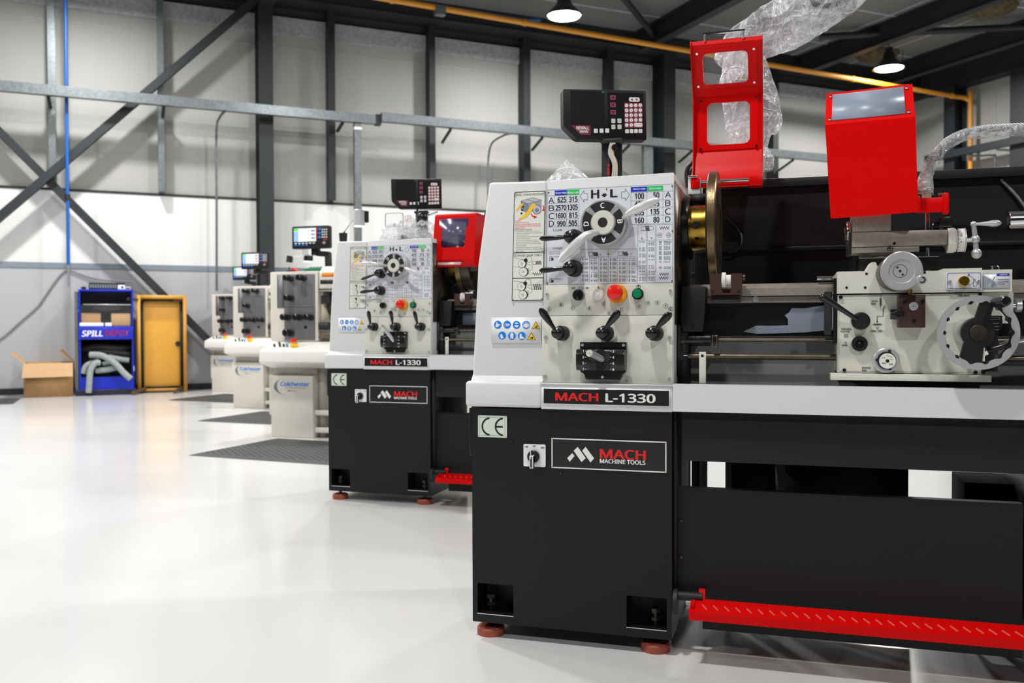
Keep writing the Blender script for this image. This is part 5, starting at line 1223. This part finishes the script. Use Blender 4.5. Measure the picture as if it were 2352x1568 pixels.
def cream_lathe(loc, label, dx, extra):
    t = empty('cream_lathe', label, 'lathe', (*loc, 0), LROT)
    def ped(b):
        b.box(0, .382, .0, .46, .0, .50, CREAM, .006); b.box(-.018, .02, .002, .40, .182, .50, CREAM, .005)
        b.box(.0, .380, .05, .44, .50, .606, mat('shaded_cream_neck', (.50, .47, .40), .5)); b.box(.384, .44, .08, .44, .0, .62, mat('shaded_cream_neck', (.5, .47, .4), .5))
    p = part('pedestal', t, ped, 'cped')
    def logo(b):
        y = -.0012
        pts = []
        for i in range(25):
            a = R_(105 + 165 * i / 24); pts.append((.150 + .122 * math.cos(a) * 1.0, .410 + .068 * math.sin(a)))
        for i in range(25):
            a = R_(270 - 165 * i / 24); w = .5 - .5 * math.cos(2 * math.pi * i / 24)
            pts.append((.150 + (.122 - .030 * w) * math.cos(a), .410 + (.068 - .010 * w) * math.sin(a)))
        for i in range(24):
            j = 49 - i; b.ink((pts[i], pts[i + 1], pts[j - 1], pts[j]), y, TEALG)
        b.text('Colchester', .088, .415, .352, .452, y - .0006, INKC, True); b.text('Machine Tool Solutions', .130, .397, .330, .407, y - .0006, INKO, False)
        b.text('600', .155, .373, .180, .383, y - .0006, INK, True); b.text('Group', .185, .371, .230, .383, y - .0006, INKO, False)
    part('maker_sign', p, logo, 'clogo', label='blue lettering with a grey crescent swoosh')
    part('chip_tray', t, lambda b: (b.prism([(-.12, .612), (-.112, .704), (.10, .772), (.46, .772), (.46, .56), (.05, .56), (-.10, .60)], -.034, 1.62, mat('white_machine_paint', (.76, .75, .71), .4), axis='x', bev=.008),), 'ctray')
    def ctl(b):
        k = b.mark()
        for x, m in ((.05, BLACKG), (.10, OILY), (.135, BLACKG), (.165, INKC)): b.cyl((x, 0, 0), (x, 0, .022 if m is not OILY else .04), .009, m, n=14)
        b.cyl((.232, 0, 0), (.232, 0, .030), .030, YEL, n=24, c=.003); b.cyl((.232, 0, .03), (.232, 0, .048), .014, YEL, n=16); b.rev([(0, 0), (.024, 0), (.026, .006), (.022, .016), (0, .020)], (.232, 0, .046), (0, 0, 1), REDK, 22)
        b.xf(k, Matrix.Translation((0, -.02, .735)) @ Matrix.Rotation(R_(17), 4, 'X'))
    part('control_row', t, ctl, 'cctl', label='row of switches with a red and yellow emergency stop')
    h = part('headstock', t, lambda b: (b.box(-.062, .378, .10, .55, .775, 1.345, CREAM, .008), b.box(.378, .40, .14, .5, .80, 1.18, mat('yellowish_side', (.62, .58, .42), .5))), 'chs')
    part('front_panel', h, lambda b: (b.box(.0715, .3515, .094, .101, .785, 1.321, GREYPAN, .001), b.rect(.0715, .3515, 1.0525, 1.0555, .0935, INK), b.box(.0055, .068, .095, .101, 1.05, 1.321, GREYPAN), b.rect(.008, .066, 1.18, 1.183, .0945, INKO),
          [b.rect(.20 + c * .02, .211 + c * .02, 1.07, 1.24, .0936, mat('panel_column_print', (.10, .10, .11), .5)) for c in range(7)]), 'cfp', label='speckled grey gear panel')
    for i, (x, z, r) in enumerate(((.114, 1.293, .026), (.232, 1.294, .026), (.1165, 1.130, .025), (.0865, .974, .027), (.197, .973, .027), (.2985, .9725, .027), (.110, .846, .030))):
        part('selector_knob', t, lambda b: (b.cyl((x + .028, .094, z - .004), (x + .02, .070, z - .003), r * .95, BLACKM, n=22), b.cyl((x + .01, .070, z), (x, .030, z), r, BLACKG, n=24, c=.004), b.box(x - .004, x + .004, .022, .035, z - r * .8, z + r * .8, BLACKG, .002)), 'ck%d' % i)
    part('drain_plug', t, lambda b: b.cyl((.2694, .094, .8896), (.2694, .085, .8896), .012, BLACKG, n=12), 'cdp')
    part('belt_cover', t, lambda b: b.prism([(.10, 1.18), (.10, 1.33), (.16, 1.385), (.42, 1.385), (.46, 1.18)], .387, .62, CREAM, axis='x', bev=.012), 'cbc')
    part('warning_label', t, lambda b: (b.box(.415, .56, .0985, .101, 1.295, 1.33, ORL), b.box(.40, .56, .0985, .101, 1.238, 1.272, BLACKM), b.box(.39, .56, .09, .10, 1.19, 1.20, BLACKG)), 'cwl', label='orange label above a black plate')
    part('spindle', t, lambda b: (b.cyl((.40, .30, 1.08), (.56, .30, 1.08), .10, OILY, n=40, c=.004), b.box(.395, .47, .12, .2, 1.08, 1.15, BLACKM), b.cyl((.385, .12, .90), (.47, .12, .90), .03, BLACKM, n=20)), 'csp')
    part('bed', t, lambda b: (b.box(.40, 1.60, .14, .42, .83, .93, CREAM), b.box(.40, 1.60, .14, .42, .93, .95, STEEL), b.cyl((.38, .11, .86), (1.60, .11, .86), .012, ROD, n=14), b.cyl((.38, .11, .81), (1.6, .11, .81), .010, ROD, n=14)), 'cbed')
    part('foot_bar', t, lambda b: (b.box(.382, 1.25, .02, .06, .185, .225, CREAM, .004), b.box(.382, 1.25, .02, .06, .045, .085, CREAM, .004)), 'cfb')
    part('rear_panel', t, lambda b: (b.box(.384, 1.25, .38, .40, .06, .56, CREAM), b.box(1.25, 1.62, .0, .46, .0, .56, CREAM, .006)), 'crp')
    r = part('digital_readout', t, lambda b: cream_readout(b, dx), label='lit digital readout on a black arm')
    part('readout_arm', r, lambda b: (b.box(.15 + dx, .22 + dx, .40, .44, 1.50, 1.56, BLACKM, .004), b.bar((.20 + dx, .42, 1.515), (.31 + dx, .42, 1.505), .04, .045, BLACKM), b.bar((.30 + dx, .42, 1.52), (.305 + dx, .42, 1.36), .04, .05, BLACKM, (0, 1, 0)), [b.tube([(.09 + dx + i * .02, .37, 1.555), (.10 + dx + i * .02, .36, 1.51), (.15 + dx + i * .008, .37, 1.49), (.19 + dx, .38, 1.50)], .003, CABLEG, 6, sm=4) for i in range(3)]))
    if extra:
        w = part('work_lamp', t, lambda b: (b.cyl((-.03, .35, 1.345), (-.03, .35, 1.40), .008, CHROME, n=12), b.cyl((-.03, .35, 1.44), (-.022, .35, 1.495), .027, BLACKM, n=20), b.box(-.01, .10, .345, .355, 1.484, 1.494, KEYW), b.cyl((.144, .35, 1.445), (.144, .35, 1.49), .034, CHROME, n=28, c=.003), b.box(.172, .19, .34, .36, 1.45, 1.49, BLACKM)), label='small chrome work lamp')
        part('lens', w, lambda b: b.cyl((.144, .35, 1.4405), (.144, .35, 1.4455), .033, LENSW, n=26))
        for x0, z0 in ((.09, 1.40),): part('machine_plate', t, lambda b: b.box(.35, .36, .45, .55, 1.345, 1.40, CREAM))
    return t
LC = cream_lathe(C_LOC, 'cream lathe with grey gear panel, nearest of the cream row', 0.0, True)
LD = cream_lathe(D_LOC, 'cream lathe in the middle of the cream row, half hidden by the nearest', -.115, False)
LE = cream_lathe(E_LOC, 'cream lathe furthest back, beside the slate brace and yellow table', .112, False)
FC = FR(*C_LOC, LROT)
solo('parts_tray', lambda b: (b.box(.17, .36, .25, .45, 1.347, 1.352, GREENT), b.box(.17, .36, .25, .256, 1.352, 1.375, GREENT), b.box(.17, .36, .444, .45, 1.352, 1.375, GREENT), b.box(.17, .176, .256, .444, 1.352, 1.375, GREENT), b.box(.354, .36, .256, .444, 1.352, 1.375, GREENT),
      [b.bar((.19 + i * .03, .26, 1.372), (.21 + i * .03, .30, 1.392), .015, .006, GREENT) for i in range(5)]), FC, (.26, .35, 1.346), 'green plastic tray lying on top of the nearest cream lathe', 'tray')
solo('hand_tool', lambda b: (b.tube([(.02, .3, 1.385), (.05, .3, 1.375), (.085, .3, 1.360)], [.008, .011, .010], REDK, 12), b.tube([(-.02, .3, 1.358), (.02, .3, 1.362), (.085, .3, 1.358)], .011, BLACKG, 10)), FC, (.03, .3, 1.346), 'red handled hand tool lying on top of the nearest cream lathe', 'tool')
# ------------------------------------------------------------------ mats, boxes, cabinet, table, plastic film
def mat_mat():
    m = mat('rubber_ring_mat', (.030, .030, .031), .6)
    nt = m.node_tree; b = nt.nodes['Principled BSDF']; tc = nt.nodes.new('ShaderNodeTexCoord')
    v = nt.nodes.new('ShaderNodeTexVoronoi'); v.inputs['Scale'].default_value = 24; v.inputs['Randomness'].default_value = 0
    mp = nt.nodes.new('ShaderNodeMapping'); mp.inputs['Scale'].default_value = (1, 1, 0); mp.inputs['Rotation'].default_value = (0, 0, .785)
    nt.links.new(tc.outputs['Object'], mp.inputs['Vector']); nt.links.new(mp.outputs['Vector'], v.inputs['Vector'])
    r = nt.nodes.new('ShaderNodeMapRange'); r.inputs['From Min'].default_value = .30; r.inputs['From Max'].default_value = .42
    nt.links.new(v.outputs['Distance'], r.inputs['Value'])
    x = nt.nodes.new('ShaderNodeMix'); x.data_type = 'RGBA'; x.inputs['A'].default_value = (.006, .006, .006, 1); x.inputs['B'].default_value = (.062, .062, .064, 1)
    nt.links.new(r.outputs['Result'], x.inputs['Factor']); nt.links.new(x.outputs['Result'], b.inputs['Base Color'])
    bp = nt.nodes.new('ShaderNodeBump'); bp.inputs['Strength'].default_value = .8; bp.inputs['Distance'].default_value = .01
    nt.links.new(r.outputs['Result'], bp.inputs['Height']); nt.links.new(bp.outputs['Normal'], b.inputs['Normal'])
    return m
MATM = mat_mat(); MATE = mat('mat_edge', (.045, .045, .047), .6)
def mat_fn(x0, y0, w, d, rot):
    def f(b):
        k = b.mark()
        o = [(0, 0), (w, 0), (w, d), (0, d)]; i_ = [(.05, .05), (w - .05, .05), (w - .05, d - .05), (.05, d - .05)]
        z = .014
        O = [b.bm.verts.new((p[0], p[1], .001)) for p in o]; I = [b.bm.verts.new((p[0], p[1], z)) for p in i_]
        for a in range(4): b.face([O[a], O[(a + 1) % 4], I[(a + 1) % 4], I[a]], MATE)
        b.face(I, MATM); b.face(O[::-1], MATE)
        b.xf(k, Matrix.Translation((x0, y0, 0)) @ Matrix.Rotation(rot, 4, 'Z'))
    return f
for x0, y0, w, d, r, lb in ((-3.09, 2.868, 1.75, .97, -6, 'black rubber ring mat nearest the camera, beside the further black lathe'), (-4.445, 4.815, 1.7, .97, -5, 'black rubber mat in front of the nearest cream lathe, middle of the mats'), (-6.30, 6.78, 1.75, 1.0, -6, 'black rubber mat at the back beside the yellow table')):
    solo('floor_mat', mat_fn(x0, y0, w, d, R_(r)), FA, (x0, y0, 0), lb, 'floor mat', 'black mats along the lathe row')
solo('floor_mat', mat_fn(-1.75, -1.62, .55, .9, 0), WALL, (-1.75, -1.6, 0), 'corner of a dark mat at the left edge of the picture', 'floor mat')

# --- things along the wall: frame 0.6 m in front of the wall line
FW = WALL @ Matrix.Translation((0, -.6, 0))
bx_ = empty('cardboard_box', 'open brown cardboard box on the floor left of the blue cabinet', 'box', FW @ Vector((-.9, .1, 0)), WROT)
def cbox(b):
    x0, x1, y0, y1, h = -.275, .285, -.15, .25, .437; w = .006
    b.box(x0, x1, y0, y0 + w, 0, h, CARD); b.box(x0, x1, y1 - w, y1, 0, h, CARD); b.box(x0, x0 + w, y0 + w, y1 - w, 0, h, CARD); b.box(x1 - w, x1, y0 + w, y1 - w, 0, h, CARDL); b.box(x0, x1, y0, y1, 0, w, CARD)
part('body', bx_, cbox)
def flap(pts, m):
    def f(b):
        a = [b.bm.verts.new(Vector(p)) for p in pts]; n = (Vector(pts[1]) - Vector(pts[0])).cross(Vector(pts[2]) - Vector(pts[0])).normalized() * .005
        c = [b.bm.verts.new(Vector(p) + n) for p in pts]
        fs = [b.face(a, m), b.face(c[::-1], m)] + [b.face([a[i], c[i], c[(i + 1) % 4], a[(i + 1) % 4]], m) for i in range(4)]
        bmesh.ops.recalc_face_normals(b.bm, faces=fs)
    return f
part('flap', bx_, flap(((-.275, -.152, .437), (.285, -.152, .437), (.290, -.215, .262), (-.290, -.215, .256)), CARDL), label='paler front flap folded down')
part('flap', bx_, flap(((-.277, -.14, .435), (-.277, .24, .437), (-.420, .24, .585), (-.415, -.14, .560)), CARDL))
part('flap', bx_, flap(((.287, -.12, .437), (.287, .24, .437), (.145, .24, .600), (.130, -.12, .590)), CARD))
part('flap', bx_, flap(((-.27, .252, .437), (.28, .252, .437), (.28, .40, .40), (-.27, .40, .40)), CARDL))

cb = empty('spill_cabinet', 'blue open spill station cabinet with a lettered band, between the box and the yellow table', 'cabinet', FW @ Vector((-.215, 0, 0)), WROT)
def cabf(b):
    x0, x1 = -.325, .33
    b.box(x0, x0 + .02, 0, .42, .08, 1.385, BLUEC); b.box(x1 - .02, x1, 0, .42, .08, 1.385, BLUEC)
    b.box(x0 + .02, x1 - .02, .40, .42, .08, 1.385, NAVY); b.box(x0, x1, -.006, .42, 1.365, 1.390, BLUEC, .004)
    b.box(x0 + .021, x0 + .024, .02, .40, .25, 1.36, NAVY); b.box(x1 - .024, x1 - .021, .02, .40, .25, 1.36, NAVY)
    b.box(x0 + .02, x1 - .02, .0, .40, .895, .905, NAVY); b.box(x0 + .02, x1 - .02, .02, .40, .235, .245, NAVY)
    b.box(x0, x1, -.02, .0, .08, .24, BLUEC); b.box(x0 - .05, x1 + .02, -.04, .44, 0, .08, BLACKM, .005)
    for z in (1.24, 1.16, 1.09): b.box(x0 - .004, x0 + .004, -.006, .01, z, z + .04, INKC, .002)
    b.box(x1 - .01, x1 + .012, -.03, .0, .30, .38, KEYW, .008)
part('frame', cb, cabf)
def band(b):
    b.box(-.330, .325, -.035, .0, .735, .905, BLUEC, .003)
    b.text('SPILL', -.285, .772, -.035, .852, -.0362, INKW, True, 0, .18); b.text('DEPOT', -.010, .778, .275, .855, -.0362, mat('dark_red_ink', (.30, .006, .006), .5), True, 0, .18)
part('sign_band', cb, band, label='blue band lettered in white and red')
part('side_panel', cb, lambda b: b.prism([(.0, .0), (.42, 0), (.42, 1.36), (.02, 1.36)], -.372, -.335, mat('grey_side_panel', (.12, .12, .12), .4), axis='x'), label='dark grey leaning side panel')
part('door', cb, lambda b: b.box(-.30, .305, -.012, -.006, .93, 1.19, ACRY, .001), label='clear plastic door')
part('door_glint', cb, lambda b: b.box(-.27, .30, -.016, -.010, 1.185, 1.195, SATIN))  # pale bar drawn for the glint along the clear door
FK = FW @ Matrix.Translation((-.215, 0, 0))
for x0, x1, z0, z1, lb in ((-.295, -.065, .950, 1.078, 'small cardboard box on the left of the blue cabinet shelf'), (.062, .295, .944, 1.076, 'small cardboard box on the right of the blue cabinet shelf')):
    solo('small_carton', lambda b: b.box(x0, x1, .03, .28, z0 - .036, z1, CARD if x0 < 0 else mat('cardboard_pale', (.50, .30, .14), .8), .004), FK, (x0, .03, z0 - .036), lb, 'box', 'cartons on the cabinet shelf')
for x0, x1, lb in ((-.315, -.030, 'long white packet on the cabinet shelf above the lettering'), (-.012, .068, 'short white packet on the cabinet shelf between the cartons')):
    solo('packet', lambda b: b.box(x0, x1, -.025, .025, .906, .952, STICK, .008), FK, (x0, 0, .906), lb, 'packet', 'white packets on the cabinet shelf')
def bagf(b):
    k = b.mark(); b.sph((0, 0, 0), .1, BLACKM, 24, (2.2, .6, .55)); rr = random.Random(5)
    b.mapv(k, lambda c: c * (1 + .18 * math.sin(c.x * 40) * math.sin(c.z * 60 + 1) + rr.uniform(-.03, .03)) + Vector((0, .2, 1.135)))
solo('bin_bag', bagf, FK, (0, .2, 1.08), 'crumpled black bag above the cartons in the blue cabinet', 'bag')
solo('bin_bag', lambda b: (b.tube([(-.29, .2, .60), (-.1, .18, .63), (.1, .17, .60), (.29, .2, .62)], [.05, .075, .08, .05], BLACKM, 16, sm=5), b.tube([(-.2, .12, .55), (.0, .11, .56), (.28, .12, .53)], .04, BLACKM, 14, sm=5)), FK, (0, .2, .5), 'dark rolled bag above the grey rolls in the blue cabinet', 'bag')
socks = [([(-.20, -.02, .535), (-.05, -.05, .52), (.10, -.07, .42), (.20, -.10, .30), (.29, -.12, .21)], .040, 'long grey roll slanting down to the right out of the cabinet'),
         ([(-.08, -.05, .43), (-.14, -.07, .42), (-.19, -.09, .33), (-.205, -.10, .18), (-.215, -.10, .045)], .038, 'grey roll hanging down to the floor in front of the cabinet'),
         ([(.02, .06, .50), (.15, .07, .47), (.27, .08, .45)], .038, 'grey roll lying at the right behind the slanting roll'),
         ([(-.05, .085, .40), (.02, .09, .415), (.10, .10, .405)], .034, 'short grey roll in the middle of the heap'),
         ([(-.13, .00, .325), (.0, -.01, .335), (.13, .02, .36)], .038, 'lowest grey roll of the heap in the cabinet'),
         ([(-.275, .02, .29), (-.25, .02, .38), (-.17, .03, .43), (-.10, .05, .45)], .036, 'grey roll bent at the left of the heap')]
for pts, r, lb in socks: solo('absorbent_roll', lambda b: b.tube(pts, r, SOCK, 16, sm=6), FK, pts[0], lb, 'absorbent roll', 'grey absorbent rolls in the blue cabinet')
solo('black_crate', lambda b: (b.box(-.205, .14, .05, .30, 1.391, 1.475, BLACKM, .006), b.box(-.20, .235, .06, .32, 1.465, 1.482, BLACKM, .004), [b.rect(-.19 + i * .03, -.17 + i * .03, 1.41, 1.455, .0495, INKO) for i in range(11)]), FK, (0, .05, 1.391), 'low black crate on top of the blue cabinet', 'crate')
solo('white_device', lambda b: (b.box(.145, .235, .06, .20, 1.391, 1.455, STICK, .01), b.disc(.20, 1.425, .016, .0595, BLACKM), b.box(.235, .30, .08, .2, 1.391, 1.43, OILY, .008)), FK, (.2, .06, 1.391), 'small white device beside the black crate on the cabinet', 'device')
solo('black_ball', lambda b: b.sph((-.265, .08, 1.41), .035, BLACKM, 20, (1, .8, .55)), FK, (-.265, .08, 1.391), 'small flattened black ball on the left top of the blue cabinet', 'ball')

tb = empty('tipped_table', 'yellow wood table standing on its end against the wall, legs towards the room', 'table', FW @ Vector((.475, .1, 0)), WROT)
part('tabletop', tb, lambda b: (b.box(-.27, .27, .14, .165, .055, 1.30, WOODY, .003), b.box(-.315, -.27, .02, .165, .02, 1.325, WOODY), b.box(.27, .315, .02, .165, .005, 1.325, WOODE), b.box(-.27, .27, .02, .165, 1.275, 1.325, WOODY), b.box(-.27, .27, .06, .165, .02, .055, WOODE)))
part('frame', tb, lambda b: (b.box(-.268, -.232, .09, .14, .06, 1.27, BLACKM), b.box(.232, .268, .09, .14, .06, 1.27, BLACKM), b.box(-.232, .232, .09, .14, .060, .085, BLACKM), b.box(-.232, .232, .09, .14, 1.245, 1.272, BLACKM)))
for p0, p1 in (((-.25, .08, 1.262), (-.43, -.06, 1.268)), ((-.22, .08, .06), (-.385, -.30, .028)), ((.25, .08, .06), (.135, -.30, .028)), ((.15, .085, 1.265), (.27, .06, 1.268))):
    part('leg', tb, lambda b: b.cyl(p0, p1, .022, TUBEB, n=16, c=.004))
part('knob', tb, lambda b: b.cyl((.205, .14, .665), (.205, .115, .665), .034, BLACKM, n=22, c=.004))
solo('wall_mark', lambda b: b.box(4.05, 4.10, -.03, 0, 2.55, 2.575, ORL, .005), WALL, (4.07, -.02, 2.55), 'small rust orange spot on the white wall above the nearest cream lathe', 'mark')

# --- plastic film
def tent(b):
    b.flat = True; rr = random.Random(11); n = 16; apex = Vector((.200, .40, 1.437)); ring = []; mid = []
    for i in range(n):
        a = 2 * math.pi * i / n; r = .13 + .01 * math.sin(a * 5)
        ring.append(b.bm.verts.new((.215 + r * 1.0 * math.cos(a), .40 + .09 * math.sin(a), 1.3115))); rm = .5 + rr.uniform(-.06, .06)
        mid.append(b.bm.verts.new(apex.lerp(Vector((.215 + r * math.cos(a), .40 + .09 * math.sin(a), 1.3115)), rm) + Vector((0, 0, rr.uniform(-.008, .006)))))
    t = b.bm.verts.new(apex)
    for i in range(n):
        j = (i + 1) % n; b.face([ring[i], ring[j], mid[j], mid[i]], BAG); b.face([mid[i], mid[j], t], BAG)
solo('plastic_film', tent, FA, (.2, .40, 1.3115), 'clear plastic film peaked like a tent on the front lathe headstock', 'plastic film')
bg = empty('plastic_bag', 'big crumpled clear plastic bag hanging behind the raised red guard', 'plastic bag', FA @ Vector((.79, .60, 1.40)), LROT)
OFF = Vector((-.79, -.60, -1.40))
def V_(l): return [Vector(p) + OFF for p in l]
part('sleeve', bg, lambda b: sleeve(b, V_([(.690, .58, 1.735), (.735, .58, 1.785), (.810, .58, 1.83), (.885, .58, 1.865), (.96, .58, 1.905), (1.05, .58, 1.965), (1.14, .58, 2.03)]), [.045, .072, .080, .082, .086, .088, .08], BAG, 24, 2, .12, 6, .8))
part('lobe', bg, lambda b: sleeve(b, V_([(.735, .60, 1.80), (.735, .60, 1.70), (.738, .60, 1.62), (.742, .60, 1.54), (.755, .60, 1.475), (.762, .60, 1.447)]), [.055, .070, .068, .055, .030, .014], BAG, 20, 4, .12, 6, .7))
part('lobe', bg, lambda b: sleeve(b, V_([(.785, .62, 1.77), (.800, .62, 1.70), (.812, .62, 1.63), (.825, .62, 1.555), (.815, .62, 1.525), (.808, .62, 1.48), (.815, .62, 1.44), (.818, .62, 1.40)]), [.034, .042, .052, .050, .022, .018, .034, .022], BAG, 18, 6, .13, 5, .8))
part('wrapped_lamp', bg, lambda b: b.tube(V_([(.955, .58, 1.97), (.965, .58, 1.915), (1.02, .58, 1.905), (1.075, .58, 1.925), (1.075, .58, 1.96)]), .008, BLACKM, 10, sm=4), label='black bracket inside the film')
FB = FR(*B_LOC, R_(-17.8))
pb = empty('plastic_bag', 'torn clear plastic wrapping heaped on the further black lathe', 'plastic bag', FB @ Vector((.29, .40, 1.338)), R_(-17.8))
def heap(cx, cz, rx, rz, seed):
    def f(b):
        b.flat = True; rr = random.Random(seed); k = b.mark(); b.sph((0, 0, 0), 1, BAG2, 18)
        b.mapv(k, lambda c: Vector((cx + c.x * rx * (1 + rr.uniform(-.22, .22)), c.y * .07, max(0, cz + c.z * rz * (1 + rr.uniform(-.25, .25))))))
    return f
part('film', pb, heap(-.075, .045, .09, .075, 1)); part('film', pb, heap(.00, .07, .06, .085, 2)); part('film', pb, heap(.09, .06, .075, .07, 3))
part('wrapped_fitting', pb, lambda b: (b.rev([(0, 0), (.05, 0), (.042, .03), (.02, .055), (0, .06)], (-.02, -.02, 0), (0, 0, 1), BLACKG, 20), b.sph((.10, 0, .04), .04, OILY, 16)))
part('stand_rod', pb, lambda b: (b.cyl((.045, .02, 0), (.045, .02, .24), .0055, CHROME, n=10), b.sph((.075, .02, .155), .032, BLACKG, 16), b.sph((.06, .02, .115), .022, BLACKG, 14), b.cyl((.075, .02, .155), (.17, .01, .18), .005, CHROME, n=10)), label='chrome rods joined by a black clamp')
